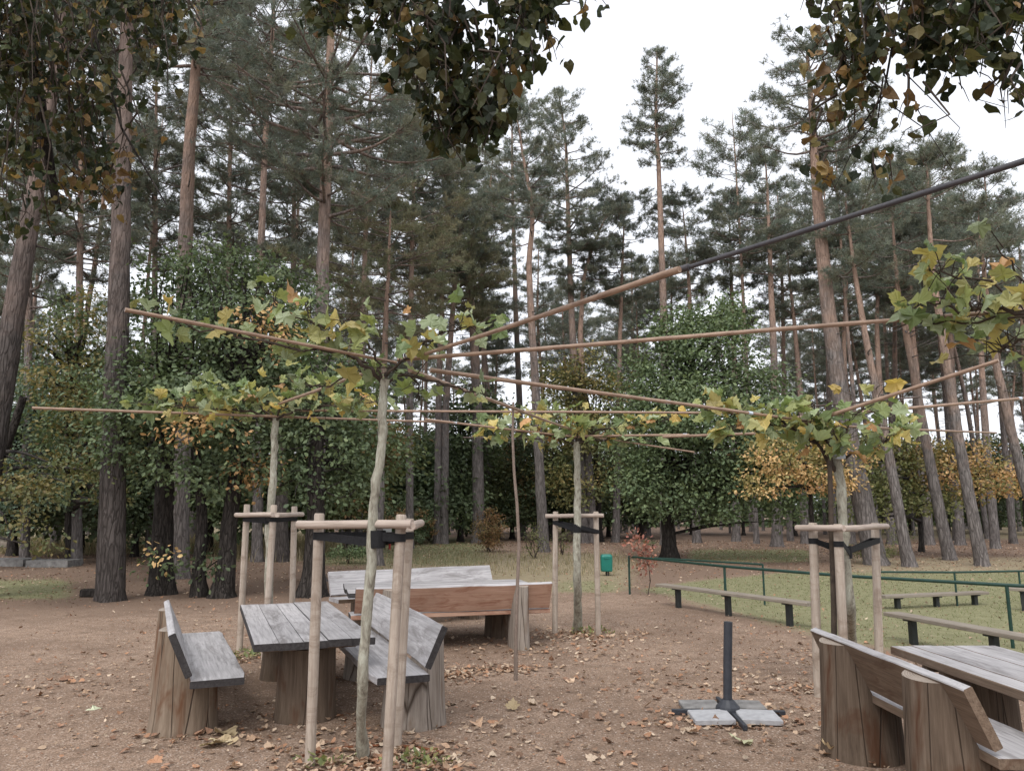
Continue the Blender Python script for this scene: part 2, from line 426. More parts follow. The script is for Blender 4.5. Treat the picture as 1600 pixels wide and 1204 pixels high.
# boundary between the gravel and the lawn (photo pixels on the ground plane)
EDGE = np.array([(840, 918), (985, 934), (1060, 947), (1130, 965), (1200, 984), (1280, 1004), (1400, 1030), (1600, 1080), (1900, 1170)], float)
def masks(xy):
    X, Y = xy[..., 0], np.maximum(xy[..., 1], 1.0)
    p = np.stack([xy[..., 0], Y, np.zeros_like(X)], -1)
    px, py = proj(p)
    front = xy[..., 1] > 1.5
    ey = np.interp(px, EDGE[:, 0], EDGE[:, 1], left=905, right=1170)
    d = ey - py                                     # >0: beyond the gravel
    beyond = sstep(-6, 10, d)
    def blob(x0, x1, y0, y1, sx=40, sy=8):
        return sstep(x0 - sx, x0 + sx, px) * (1 - sstep(x1 - sx, x1 + sx, px)) * sstep(y0 - sy, y0 + sy, py) * (1 - sstep(y1 - sy, y1 + sy, py))
    grass = np.zeros_like(px); dry = np.zeros_like(px); lit = np.zeros_like(px)
    rt = sstep(1000, 1080, px)
    lawn_top = np.interp(px, [960, 1100, 1250, 1400, 1600], [925, 905, 892, 895, 893])
    grass += .95 * sstep(960, 1010, px) * sstep(2, 26, d) * sstep(-8, 8, py - lawn_top)
    grass += .9 * blob(1075, 1270, 858, 878, 25, 5) + .75 * blob(480, 770, 838, 885, 50, 9) + .6 * blob(850, 985, 905, 928, 40, 6)
    grass += .75 * blob(-200, 120, 903, 938, 45, 9) + .45 * blob(-300, 260, 812, 850, 60, 6) + .5 * blob(1320, 1900, 818, 845, 60, 6)
    dry += .8 * blob(560, 1000, 862, 925, 70, 10) + .85 * blob(330, 520, 812, 876, 40, 10) + .8 * blob(-300, 330, 812, 866, 50, 4) + .6 * blob(1300, 1900, 868, 895, 60, 6)
    dry += .5 * sstep(1000, 1060, px) * beyond * sstep(-10, 10, py - lawn_top)
    lit += .9 * sstep(940, 1000, px) * beyond * (1 - sstep(-12, 12, py - lawn_top)) + .9 * (1 - sstep(840, 870, py)) * front
    lit += .85 * (1 - sstep(520, 760, px)) * (1 - sstep(915, 1010, py)) * front + .55 * blob(980, 1700, 0, 2000, 60) * sstep(-14, 2, d) * (1 - sstep(10, 34, d))
    z = np.zeros_like(px)
    return np.where(front, np.clip(grass, 0, 1), z), np.where(front, np.clip(dry, 0, 1), z), np.where(front, np.clip(lit, 0, 1), z), px, py
def axis(a):
    return np.unique(np.round(np.concatenate(a), 4))
ys = axis([np.arange(-20, 3, 1.0), np.arange(3, 20, .22), np.arange(20, 45, .6), np.geomspace(45, 700, 45)])
xs = axis([np.arange(-14, 14.01, .25), np.arange(14, 50, .9), -np.arange(14, 50, .9), np.geomspace(50, 700, 22), -np.geomspace(50, 700, 22)])
gx, gy = np.meshgrid(xs, ys)
gz = .012 * np.sin(gx * 1.3 + .5 * gy) * np.sin(gy * .9) * 0 + np.where(gy > 22, .0, 0)
gm, dm, lm, _, _ = masks(np.stack([gx, gy], -1))
nx, ny = len(xs), len(ys)
I = (np.arange(ny - 1)[:, None] * nx + np.arange(nx - 1)[None, :]).ravel()
gb = MB(); gb.add(np.stack([gx, gy, gz], -1), np.stack([I, I + 1, I + nx + 1, I + nx], 1), smooth=True)
ground = gb.build('ground', M['ground'])
for k, a in (('grass', gm), ('dry', dm), ('litter', lm)):
    at = ground.data.attributes.new(k, 'FLOAT', 'POINT'); at.data.foreach_set('value', a.astype(np.float32).ravel())
tag(ground, 'brown gravel and grass floor of the clearing', None, None, 'structure')

# ------------------------------------------------------------------ litter, grass
DRY = np.array([(.36, .245, .165), (.28, .165, .11), (.44, .32, .225), (.20, .125, .085), (.48, .38, .285), (.36, .20, .12)])
def leaf_cols(n, pal, jit=.18):
    c = pal[rng.integers(0, len(pal), n)] * (1 + rng.normal(0, jit, (n, 1)))
    return np.clip(c, .005, .9)
def flat_leaves(mb, pts, size, tmpl, pal):
    n = len(pts); a = rng.uniform(0, 6.28, n)
    y = np.stack([np.cos(a), np.sin(a), rng.normal(0, .12, n)], 1)
    nr = np.stack([rng.normal(0, .25, n), rng.normal(0, .25, n), np.ones(n)], 1)
    p = np.column_stack([pts, rng.uniform(.008, .022, n)])
    mb.inst(tmpl[0], tmpl[1], p, y, nr, size, leaf_cols(n, pal), curl=.33)
lb = MB()
def around(x, y, r, n, sy=1.0):
    c = G(x, y)[:2]; return c + rng.normal(0, r / 1.6, (n, 2)) * np.array([1, sy])
near = np.column_stack([rng.uniform(-5.5, 5.5, 2600), rng.uniform(3.2, 13, 2600)])
fine = np.column_stack([rng.uniform(-6, 6, 5200), rng.uniform(3.2, 14, 5200)])
fine = np.concatenate([fine, np.column_stack([rng.uniform(-7, 7, 7000), rng.uniform(3.2, 16, 7000)])])
flat_leaves(lb, near[:2100], rng.uniform(.018, .05, 2100), LINDEN, DRY)
flat_leaves(lb, fine, rng.uniform(.010, .032, len(fine)), RHO, DRY * .85)
bands = [around(570, 1195, .62, 620), around(640, 1190, .35, 160), around(700, 1052, .45, 190, .6), around(640, 1062, .5, 120, .6), around(790, 1045, .4, 140, .5), around(905, 992, .75, 330, .7),
         around(1285, 1078, .3, 120), around(1140, 1128, .55, 200, .45), around(1330, 1030, .9, 200), around(395, 1030, .6, 120), around(860, 1010, 1.2, 220, .7), around(1180, 1075, .8, 110), around(340, 1140, .7, 90), around(285, 1146, .28, 60, .4), around(480, 1122, .3, 60, .4), around(655, 1104, .3, 70, .4), around(1345, 1170, .35, 60, .3), around(1240, 1130, .8, 70), around(1000, 1060, 1.3, 130), around(100, 1060, 1.3, 150), around(900, 1150, 1.2, 110)]
bl = np.concatenate(bands)
flat_leaves(lb, bl, rng.uniform(.025, .065, len(bl)), LINDEN, DRY)
far = np.column_stack([rng.uniform(-30, 30, 42000), rng.uniform(9, 48, 42000)])
g_, d_, l_, px, py = masks(far)
keep = (px > -120) & (px < 1720) & (rng.uniform(size=len(far)) < (.05 + l_ * .8 + .12 * g_ + .3 * d_))
far = far[keep]
flat_leaves(lb, far, rng.uniform(.03, .06, len(far)) * (1 + far[:, 1] / 40), RHO, DRY * .9)
tag(lb.build('leaf_litter', M['dry_leaf']), 'small brown dead leaves scattered over the ground', None, None, 'stuff')

# bigger single leaves on the gravel
PALE = np.array([(.50, .42, .28), (.46, .36, .22), (.38, .30, .17), (.52, .47, .34)])
def single_leaf(x, y, size, label, group=None, pal=PALE, n=1):
    c = G(x, y); b = MB()
    flat_leaves(b, np.zeros((n, 2)) + rng.normal(0, size * .35 * (n > 1), (n, 2)), np.full(n, size), PLANE, pal)
    o = b.build('fallen_leaf', M['dry_leaf'], loc=c); tag(o, label, 'leaf', group); return o
single_leaf(346, 1158, .17, 'large crumpled pale plane leaf in front of the bench at left', n=4)
single_leaf(1305, 1178, .16, 'large pale cream leaf at foot of the front right bench')
single_leaf(800, 1111, .12, 'pale fallen leaf lying alone on gravel below the thin brown stick')
single_leaf(142, 1108, .13, 'pale green fallen leaf left of the left bench', pal=np.array([(.40, .42, .30)]))
single_leaf(1172, 1163, .15, 'pale green leaf in front of the steel parasol foot', pal=np.array([(.40, .40, .26)]))
single_leaf(545, 1186, .13, 'green leaf among brown ones at foot of the nearest young tree', pal=np.array([(.26, .28, .14)]))
for k in range(34):
    x, y = rng.uniform(40, 1290), rng.uniform(1010, 1200)
    single_leaf(x, y, rng.uniform(.07, .12), 'small dry leaf lying loose on the brown gravel', 'dry leaves on the gravel', DRY * 1.2)

# grass blades
def blades(mb, pts, h, w, pal, lean=.4):
    n = len(pts); a = rng.uniform(0, 6.28, n)
    d = np.stack([rng.normal(0, lean, n), rng.normal(0, lean, n), np.ones(n)], 1) * h[:, None]
    b = np.stack([np.cos(a), np.sin(a), np.zeros(n)], 1) * w[:, None]
    p0 = np.column_stack([pts, np.full(n, -.005)])
    mid_ = p0 + d * .55 + np.array([0, 0, .05]) * h[:, None]
    tip = p0 + d * np.array([1.35, 1.35, 1.0])
    v = np.stack([p0 - b, p0 + b, mid_ + b * .7, mid_ - b * .7, tip], 1).reshape(-1, 3)
    k = np.arange(n)[:, None] * 5
    c = leaf_cols(n, pal, .2)
    mb.add(v, np.concatenate([k + np.array([[0, 1, 2, 3]])]), c)
    n0 = mb.n - len(v)
    mb.f.setdefault(3, []).append((n0 + k + np.array([[3, 2, 4]]), c, np.zeros(n, int), np.full(n, False)))
GRASS = np.array([(.17, .20, .09), (.212, .228, .112), (.268, .268, .145), (.145, .172, .08), (.335, .312, .195)])
STRAW = np.array([(.36, .30, .19), (.30, .25, .15), (.42, .36, .25), (.22, .20, .11)])
gbm = MB()
c_ = np.column_stack([rng.uniform(-26, 26, 260000), rng.uniform(8.5, 46, 260000) ])
g_, d_, l_, px, py = masks(c_)
keep = (px > -80) & (px < 1680) & (rng.uniform(size=len(c_)) < g_ ** 1.3 * .75)
pp = c_[keep][:70000]
blades(gbm, pp, rng.uniform(.018, .045, len(pp)), .0035 + .00022 * pp[:, 1], GRASS, .5)
tag(gbm.build('lawn_grass', M['blade']), 'short olive grass growing on the lawn around the clearing', None, None, 'stuff')
tg = MB()
keep = (px > -80) & (px < 1000) & (py < 900) & (rng.uniform(size=len(c_)) < d_ ** 2 * np.where(px < 540, .8, .3))
pp = c_[keep][:26000]
tallf = np.where((proj(np.column_stack([pp, np.zeros(len(pp))]))[0] < 540), 1.3, .4)
blades(tg, pp, rng.uniform(.15, .55, len(pp)) * tallf, .004 + .00022 * pp[:, 1], STRAW, .25)
tag(tg.build('dry_grass', M['blade']), 'tall straw coloured dry grass behind the tree trunks', None, None, 'stuff')

# ------------------------------------------------------------------ furniture
def log_piece(mb, r0, r1, z0, z1, cy=0.0, sx=1.0, sy=1.0, sides=30, lump=.025, mi=0, seed=0):
    rr = np.random.default_rng(seed)
    ang = np.arange(sides) * 2 * math.pi / sides
    prof = 1 + lump * (np.sin(ang * 2 + rr.uniform(0, 6)) + .6 * np.sin(ang * 3 + rr.uniform(0, 6)) + .35 * np.sin(ang * 7 + rr.uniform(0, 6)))
    zs = np.linspace(z0, z1, 9)
    V = []
    for z in zs:
        t = (z - z0) / (z1 - z0); r = (r0 * (1 - t) + r1 * t) * (1 + .05 * math.exp(-(z - z0) * 9))
        V.append(np.stack([r * prof * np.cos(ang) * sx, cy + r * prof * np.sin(ang) * sy, np.full(sides, z)], 1))
    return np.array(V)
import bmesh
def notched_log(name, parent, mat, x, r, sx, seed, top=.82, seat=.415):
    """log foot of a bench: cut level under the seat, the rear left standing behind the leaning board"""
    n0 = np.array([0, .34, .15]); n0 = n0 / np.linalg.norm(n0)      # normal of the leaning plane
    bm = bmesh.new()
    def solid(z0, z1):
        V = log_piece(None, r * 1.06, r * .95, 0, .9, -.02, sx, 1, seed=seed)
        b = bmesh.new(); rings = [[b.verts.new(tuple(p)) for p in ring] for ring in V]
        s_ = len(rings[0])
        for i in range(len(rings) - 1):
            for j in range(s_):
                f = b.faces.new((rings[i][j], rings[i][(j + 1) % s_], rings[i + 1][(j + 1) % s_], rings[i + 1][j])); f.smooth = True
        b.faces.new(rings[0][::-1]); b.faces.new(rings[-1])
        return b
    def cut(b, co, no, cap=True):
        g = b.verts[:] + b.edges[:] + b.faces[:]
        res = bmesh.ops.bisect_plane(b, geom=g, plane_co=co, plane_no=no, clear_outer=True)
        if cap:
            e = [x_ for x_ in res['geom_cut'] if isinstance(x_, bmesh.types.BMEdge)]
            for x_ in e: x_.smooth = False
            for f in bmesh.ops.contextual_create(b, geom=e)['faces']: f.material_index = 1; f.smooth = False
    a = solid(0, 1); cut(a, (0, 0, seat), (0, 0, 1))
    c = solid(0, 1); cut(c, (0, 0, seat), (0, 0, -1), False); cut(c, (0, -.035, seat + .05), tuple(n0)); cut(c, (0, 0, top), (0, -.12, 1))
    me = bpy.data.meshes.new(name)
    for b in (a, c):
        t = bpy.data.meshes.new('t'); b.to_mesh(t); bm.from_mesh(t); bpy.data.meshes.remove(t); b.free()
    bm.to_mesh(me); bm.free()
    me.materials.append(mat); me.materials.append(M['log_end'])
    o = bpy.data.objects.new(name, me); COL.objects.link(o); o.parent = parent; o.location = (x, 0, 0)
    return o
def end_grain():
    m, n, out = nt('log_end'); v = coords(n)
    w_ = N(n, 'ShaderNodeTexWave', wave_type='RINGS', rings_direction='Z'); L(n, v, w_.inputs['Vector'])
    w_.inputs['Scale'].default_value = 22; w_.inputs['Distortion'].default_value = 3; w_.inputs['Detail'].default_value = 3; w_.inputs['Detail Scale'].default_value = 1.5
    a = noise(n, v, 12, 5, .65)
    c = mix(n, .4, ramp(n, a, [(.3, (.22, .18, .145)), (.7, (.37, .315, .265))]), ramp(n, w_.outputs['Fac'], [(.2, (.17, .13, .10)), (.6, (.38, .325, .275))]))
    princ(n, out, c, .85, .15, bump(n, w_.outputs['Fac'], .25, .004)); return m
M['log_end'] = end_grain()

def wavy_board(mb, x0, x1, y0, y1, th, mis, amp=.008, rot=None, off=(0, 0, 0), cham=.0, tone=(.2, .2, .2)):
    """board with slightly waney long edges; faces: top mi[0], bottom mi[1], sides mi[2], ends mi[3]"""
    n = 17; x = np.linspace(x0, x1, n)
    w0 = y0 + amp * np.cumsum(rng.normal(0, .35, n)); w1 = y1 + amp * np.cumsum(rng.normal(0, .35, n))
    if cham: w1[-1] -= cham; w1[0] -= cham
    b = min(.006, th * .2)
    rings = [(w0, 0), (w1, 0), (w1 + b, b), (w1 + b, th - b), (w1, th), (w0, th), (w0 - b, th - b), (w0 - b, b)]
    V = np.stack([np.stack([x, yy, np.full(n, zz)], 1) for yy, zz in rings], 1)       # n,8,3
    R = np.eye(3) if rot is None else rot
    V = V @ R.T + np.asarray(off)
    kinds = [mis[1], mis[2], mis[2], mis[2], mis[0], mis[2], mis[2], mis[2]]
    base = mb.n; first = True
    I_ = np.arange(n - 1) * 8
    for j in range(8):
        f = np.stack([I_ + j, I_ + 8 + j, I_ + 8 + (j + 1) % 8, I_ + (j + 1) % 8], 1)[:, ::-1]
        if first: mb.add(V, f, tone, kinds[j]); first = False
        else: mb.f[4].append((f + base, np.tile(tone, (n - 1, 1)), np.full(n - 1, kinds[j]), np.full(n - 1, False)))
    for e, rev in ((0, True), (n - 1, False)):
        ff = np.array([[e * 8 + k for k in range(8)]]);
        ff = ff[:, ::-1] if not rev else ff
        mb.f.setdefault(8, []).append((ff + base, np.full((1, 3), .2), np.array([mis[3]]), np.array([False])))

def bench(p0, p1, face, label, mats, r=.26, sx=1.0, logmat='log', seed=1, inset=.42, legs=True):
    """p0, p1: ends of the top edge of the backrest (world); face: rough direction the sitter looks"""
    p0, p1 = np.asarray(p0), np.asarray(p1)
    d = (p1 - p0)[:2]; Ln = np.linalg.norm(d); d = d / Ln
    if np.dot(np.array([-d[1], d[0]]), face) < 0: d = -d
    yd = np.array([-d[1], d[0]]); c = (p0[:2] + p1[:2]) / 2 + yd * .16
    t = thing('wooden_bench', (c[0], c[1], 0), label, 'bench', None, math.atan2(d[1], d[0]))
    back, seat, end = mats          # materials of the backrest rear, seat and dark ends
    ml = [M['board_grey'], M[back], M['board_dark'], M[end]]
    h = Ln / 2
    b = MB(); wavy_board(b, -h, h, 0, .335, .055, (1, 0, 0, 3), .007, rotx(math.pi / 2 + .415) , (0, -.005, .525))
    # board stands up from its lower edge, its face (local +z after the turn) towards the sitter's rear
    b.build('backrest', ml, t)
    s_ = MB(); wavy_board(s_, -h - .04, h + .02, -.03, .40, .055, (0, 1, 1, 3), .008, None, (0, 0, .418), .02)
    s_.build('seat', ml, t)
    for sg in (-1, 1):
        notched_log('support_log', t, M[logmat], sg * (h - inset), r, sx, seed + sg)
    return t
bench(G(261, 937, .83), G(270, 990, .83), (1, 0), 'heavy wooden bench left of the plank table, facing right', ('board_brown', 'board_grey', 'board_dark'), .24, 1.0, 'log', 3, .54)
bench(G(590, 926, .83), G(694, 978, .83), (-1, 0), 'heavy wooden bench right of the plank table, behind the tree stakes', ('board_grey', 'board_grey', 'board_dark'), .25, 1.0, 'log_grey', 8, .40)
bench(G(556, 917, .83), G(862, 909, .83), (0, 1), 'wooden bench with reddish brown backrest seen from behind', ('board_red', 'board_grey', 'board_dark'), .27, .42, 'log_grey', 14, .42)
bench(G(513, 894, .83), G(764, 883, .83), (0, -1), 'wooden bench with pale grey backrest on the far side of the table', ('board_brown', 'board_grey', 'board_grey'), .26, .5, 'log_dark', 21, .5)
p0_ = G(1272, 981, .83); p1_ = G(1513, 1072, .83)
bench(p0_, p1_, (1, 0), 'brown wooden bench in front right corner with its back to the clearing', ('board_brown', 'board_grey', 'board_brown'), .27, .95, 'log_dark', 31, .42)

def table(c, ang, Ln, wd, label, seed, logmat='log', planks=5, top=.72, side='board_dark'):
    t = thing('plank_table', (c[0], c[1], 0), label, 'table', None, ang)
    b = MB(); pw = wd / planks
    for k in range(planks):
        y0 = -wd / 2 + k * pw
        wavy_board(b, -Ln / 2 + rng.uniform(-.012, .012), Ln / 2 + rng.uniform(-.012, .012), y0 + .003, y0 + pw - .003, .058, (0, 1, 2, 3), .0012, None, (0, 0, top - .058 + rng.uniform(-.004, .004)), 0, np.array([.2, .198, .196]) * rng.uniform(.85, 1.06))
    b.build('tabletop', [M['board_grey'], M['board_brown'], M[side], M['board_dark']], t)
    for x in (-Ln * .36, -Ln * .27, Ln * .27, Ln * .36):
        q = MB(); q.box((x, 0, top - .095), (.07, wd * .82, .06), None, None, 0, .005); q.build('batten', [M['board_brown']], t)
    for k, x in enumerate((-Ln * .315, Ln * .315)):
        q = MB(); V = log_piece(None, .25, .235, 0, top - .127, 0, .8, 1.0, seed=seed + k)
        n_, s_ = V.shape[:2]; i = np.arange(n_ - 1)[:, None] * s_; j = np.arange(s_)[None]
        q.add(V, np.stack([i + j, i + (j + 1) % s_, i + s_ + (j + 1) % s_, i + s_ + j], -1).reshape(-1, 4), smooth=True)
        cc = len(V.reshape(-1, 3)); top_ring = V[-1]
        q.add(np.concatenate([top_ring, top_ring.mean(0)[None]]), np.stack([np.arange(s_), (np.arange(s_) + 1) % s_, np.full(s_, s_)], 1), mi=0)
        q.build('leg', [M[logmat]], t, (x, 0, 0))
    return t
def quad_table(nl, nr, fl, fr, *a, **k):
    pts = [np.asarray(p)[:2] for p in (nl, nr, fl, fr)]
    c = sum(pts) / 4; ax = ((pts[2] + pts[3]) - (pts[0] + pts[1])) / 2
    return table(c, math.atan2(ax[1], ax[0]), np.linalg.norm(ax), np.linalg.norm(((pts[1] + pts[3]) - (pts[0] + pts[2])) / 2), *a, **k)
quad_table(G(405, 1001, .72), G(583, 1000, .72), G(373, 943, .72), G(515, 940, .72), 'grey plank table on two log feet between the two left benches', 41, 'log_dark')
a_, b_, c_2 = G(548, 927, .72), G(532, 911, .72), G(806, 904.5, .72)
quad_table(a_, b_, a_ + (c_2 - b_), c_2, 'long grey plank table between the reddish bench and the far bench', 51, 'log_dark')
a_ = G(1392, 1008, .72)
table((a_[0] + .43, a_[1] - 1.2), math.radians(91), 2.4, .84, 'grey plank table at right edge beside the brown bench', 61, 'log_dark', side='board_brown')

# parasol foot -----------------------------------------------------------
pc = G(1138, 1117)
t = thing('parasol_foot', (pc[0], pc[1], 0), 'dark grey steel parasol foot with bare upright tube on a cross', 'parasol foot', None, math.radians(-3))
q = MB(); q.tube([(0, 0, .06), (0, 0, .08), (0, 0, .10), (0, 0, .135)], [.105, .10, .08, .05], 14, smooth=False); q.tube([(0, 0, .045), (0, 0, .06)], [.105, .105], 14); q.build('collar', [M['anthracite']], t)
q = MB(); q.tube([(0, 0, .125), (.012, 0, .4), (.035, 0, .79)], .038, 20); q.build('tube', [M['anthracite']], t)
q = MB(); q.box((0, 0, .025), (.98, .036, .046), None, None, 0, .004); q.build('cross_bar', [M['anthracite']], t)
q = MB(); q.box((.02, 0, .026), (.036, .98, .046), rotz(math.radians(1)), None, 0, .004); q.build('cross_bar', [M['anthracite']], t)
for k, (sx_, sy_, w_, lab) in enumerate([(-1, -1, .335, 'bright square concrete slab front left on the parasol cross'), (1, -1, .335, 'bright square concrete slab front right on the parasol cross'), (-1, 1, .335, 'dull grey concrete slab behind the parasol tube at left'), (1, 1, .335, 'dull grey concrete slab behind the parasol tube at right')]):
    q = MB(); q.box((0, 0, 0), (w_, w_ * .95, .045), rotz(rng.normal(0, .02)), None, 0, .006)
    o = q.build('concrete_slab', [M['concrete'] if sy_ < 0 else M['old_slab']], None, (pc[0] + sx_ * .20, pc[1] + sy_ * .2, .036 if sy_ < 0 else .03), math.radians(-3))
    o.rotation_euler[1] = 0.02 * sx_; o.rotation_euler[0] = -.02 * sy_
    tag(o, lab, 'slab')

# green litter bin --------------------------------------------------------
bc = G(948, 899)
t = thing('litter_bin', (bc[0], bc[1], 0), 'small green litter bin on a short post behind the far young tree', 'bin')
q = MB()
prof = [(.0, .145, .115), (.03, .16, .13), (.40, .165, .14), (.44, .15, .12), (.47, .12, .10)]
V = []
for z, hw, hd in prof:
    a = np.linspace(0, 2 * math.pi, 20, endpoint=False)
    V.append(np.stack([hw * np.sign(np.cos(a)) * np.abs(np.cos(a)) ** .4, hd * np.sign(np.sin(a)) * np.abs(np.sin(a)) ** .4, np.full(20, z + .12)], 1))
V = np.array(V); i = np.arange(4)[:, None] * 20; j = np.arange(20)[None]
q.add(V, np.stack([i + j, i + (j + 1) % 20, i + 20 + (j + 1) % 20, i + 20 + j], -1).reshape(-1, 4), smooth=False)
for e in (0, 4): q.add(V[e], [list(range(20))[::(1 if e else -1)]])
q.build('bin_body', [M['bin_green']], t)
q = MB(); q.box((0, -.14, .50), (.16, .02, .07), None, None, 0, .01); q.build('opening_flap', [M['bin_green']], t)
q = MB(); q.tube([(0, .02, 0), (0, .02, .3)], .025, 10); q.tube([(.05, .02, 0), (.05, .02, .13)], .018, 8); q.build('post', [M['black_steel']], t)

# simple benches on steel posts ----------------------------------------------
def simple_bench(a, b, legs, z, wd, label, th=.05):
    a, b = np.asarray(a), np.asarray(b); d = (b - a)[:2]; Ln = np.linalg.norm(d); ang = math.atan2(d[1], d[0]); c = (a + b) / 2
    t = thing('simple_bench', (c[0], c[1], 0), label, 'bench', None, ang)
    q = MB(); wavy_board(q, -Ln / 2, Ln / 2, -wd / 2, wd / 2, th, (0, 0, 0, 0), .002, None, (0, 0, z - th)); q.build('seat', [M['board_old']], t)
    for s_ in legs:
        x = -Ln / 2 + s_ * Ln; q = MB(); q.box((x, 0, (z - th) / 2 - .05), (.085, .085, z - th + .1), None, None, 0, .006)
        q.box((x, 0, z - th - .012), (.1, wd * .9, .02), None, None, 0, .003); q.build('leg', [M['black_steel']], t)
zb = .40
simple_bench(G(1032, 911, zb), G(1270, 941, zb), (.14, .5, .87), zb, .24, 'long weathered plank bench on three black posts beside the gravel')
simple_bench(G(1392, 955, .38), G(1760, 1020, .38), (.12, .52, .9), .38, .24, 'weathered plank bench behind the right hand table')
simple_bench(G(1376, 929.5, .25), G(1537, 923, .25), (.15, .52, .9), .25, .22, 'low plank bench standing far out on the lawn')
simple_bench(G(1574, 917, .4), G(1740, 925, .4), (.15, .52, .9), .40, .22, 'plank bench at right edge under the far green railing')

def railing(pts, z, label, posts=None, r=.024):
    pts = [np.asarray(p) for p in pts]; c = pts[0]
    t = thing('green_railing', (c[0], c[1], 0), label, 'railing')
    q = MB(); q.tube([(p[0] - c[0], p[1] - c[1], z) for p in pts], r, 10); q.build('rail', [M['green_steel']], t)
    for k, p in enumerate(pts):
        if posts is None or k in posts:
            q = MB(); q.tube([(p[0] - c[0], p[1] - c[1], -.1), (p[0] - c[0], p[1] - c[1], z)], r * .95, 10); q.build('post', [M['green_steel']], t)
railing([G(984, 928), G(1135, 957), G(1327, 985), G(1583, 1012), G(1900, 1042)], .80, 'long dark green tube railing running from the sapling to the right edge')
railing([G(1013, 926), G(1195, 945)], .76, 'short dark green railing behind the long plank bench', (1,), .02)
railing([G(1376, 945), G(1496, 946), G(1597, 943), G(1720, 945)], .62, 'far green railing across the lawn behind the low bench', None, .02)

# stakes --------------------------------------------------------------------
def stake_frame(posts, bars, tops, trunk, zs, label, r=.047, twist=None):
    """posts: list of (foot, top) world points; bars: pairs of posts; trunk: point at strap height"""
    c = np.mean([p[0] for p in posts], 0)
    t = thing('stake_frame', (c[0], c[1], 0), label, 'tree stakes')
    loc = lambda p: np.asarray(p) - np.array([c[0], c[1], 0])
    for f, h in posts:
        f, h = loc(f), loc(h); u = (h - f) / np.linalg.norm(h - f)
        q = MB(); n_ = 9; tt = np.linspace(0, 1, n_)[:, None]
        pts = f - u * .1 + (h - f + u * .1) * tt; rr = np.full(n_, r) * (1 + rng.normal(0, .012, n_))
        pts = np.concatenate([pts, [h + u * .012]]); rr = np.append(rr, r * .82)
        q.tube(pts, rr, 14); q.build('post', [M['post_pale']], t)
    for (a, b), z, off in bars:
        A = loc(posts[a][1]); B = loc(posts[b][1]); d = (B - A) * np.array([1, 1, 0]); d /= np.linalg.norm(d)
        nrm = np.array([-d[1], d[0], 0]) * off
        A = np.array([A[0], A[1], z]) + nrm - d * .13; B = np.array([B[0], B[1], z]) + nrm + d * .13
        # own local frame so that the grain follows the bar
        m_ = (A + B) / 2; Ln = np.linalg.norm(B - A)
        q = MB(); x = np.linspace(-Ln / 2, Ln / 2, 9); q.tube(np.stack([x, 0 * x, .004 * np.sin(x * 4)], 1), .030 * (1 + rng.normal(0, .03, 9)), 14)
        o = q.build('crossbar', [M['bar_pale']], t, m_, math.atan2(d[1], d[0]))
    tr = loc(trunk)
    q = MB()
    def ring(p, rr, hh):
        q.tube([p - np.array([0, 0, hh / 2]), p + np.array([0, 0, hh / 2])], rr, 18, caps=False)
    def strip(a, b, h0, h1):
        d = (b - a); d[2] = 0; d /= np.linalg.norm(d); nn = np.array([-d[1], d[0], 0]) * .003
        up = np.array([0, 0, 1.0])
        v = [a - up * h0 / 2 - nn, b - up * h1 / 2 - nn, b + up * h1 / 2 - nn, a + up * h0 / 2 - nn, a - up * h0 / 2 + nn, b - up * h1 / 2 + nn, b + up * h1 / 2 + nn, a + up * h0 / 2 + nn]
        q.add(v, [[0, 1, 2, 3], [7, 6, 5, 4], [3, 2, 6, 7], [0, 4, 5, 1]])
    for k, (f, h) in enumerate(posts):
        if k not in zs: continue
        f, h = loc(f), loc(h); z = zs[k]; s_ = z / h[2]; p = f + (h - f) * s_; p[2] = z
        ring(p, r + .004, .055)
        side = np.cross(np.array([0, 0, 1.0]), (tr - p) * np.array([1, 1, 0])); side /= np.linalg.norm(side) + 1e-9
        tz = np.array([tr[0], tr[1], tr[2]])
        for sg in (-1, 1):
            strip(p + side * sg * r * 1.0, tz + side * sg * .04 + np.array([0, 0, .02 * sg]), .055, .06)
    ring(tr, .056, .12)
    q.build('strap', [M['strap']], t)
    return t
def post(xb, yb, xt, yt):
    f = G(xb, yb); return (f, P(xt, yt, f[1]))
ptA = [post(484, 1196, 499, 804), post(604, 1216, 627, 806), post(620, 1166, 640, 812)]
ptB = [post(374, 1018, 386, 789), post(413, 1030, 428, 790), post(455, 1008, 460, 792)]
ptC = [post(867, 990, 868, 800), post(935, 993, 931, 800)]
ptD = [post(1279, 1088, 1270, 818), post(1322, 1098, 1309, 820), post(1375, 1062, 1367, 818)]
stake_frame(ptA, [((0, 1), 1.665, -.075), ((1, 2), 1.66, -.08)], None, P(590, 842, 5.42), {0: 1.58, 1: 1.575, 2: 1.57}, 'pale three post stake frame around the nearest young tree', .037)
stake_frame(ptB, [((0, 1), 1.72, -.08), ((1, 2), 1.72, -.08)], None, P(420, 811, 9.75), {0: 1.66, 1: 1.66, 2: 1.66}, 'pale stake frame of three posts behind the left plank table', .040)
stake_frame(ptC, [((0, 1), 1.70, -.085)], None, P(902, 825, 11.15), {0: 1.60, 1: 1.47}, 'pale stake frame of two posts around the far middle tree', .040)
stake_frame(ptD, [((0, 1), 1.60, -.085), ((1, 2), 1.60, -.085)], None, P(1322, 862, 7.75), {0: 1.47, 1: 1.45, 2: 1.45}, 'pale three post stake frame behind the brown bench', .043)

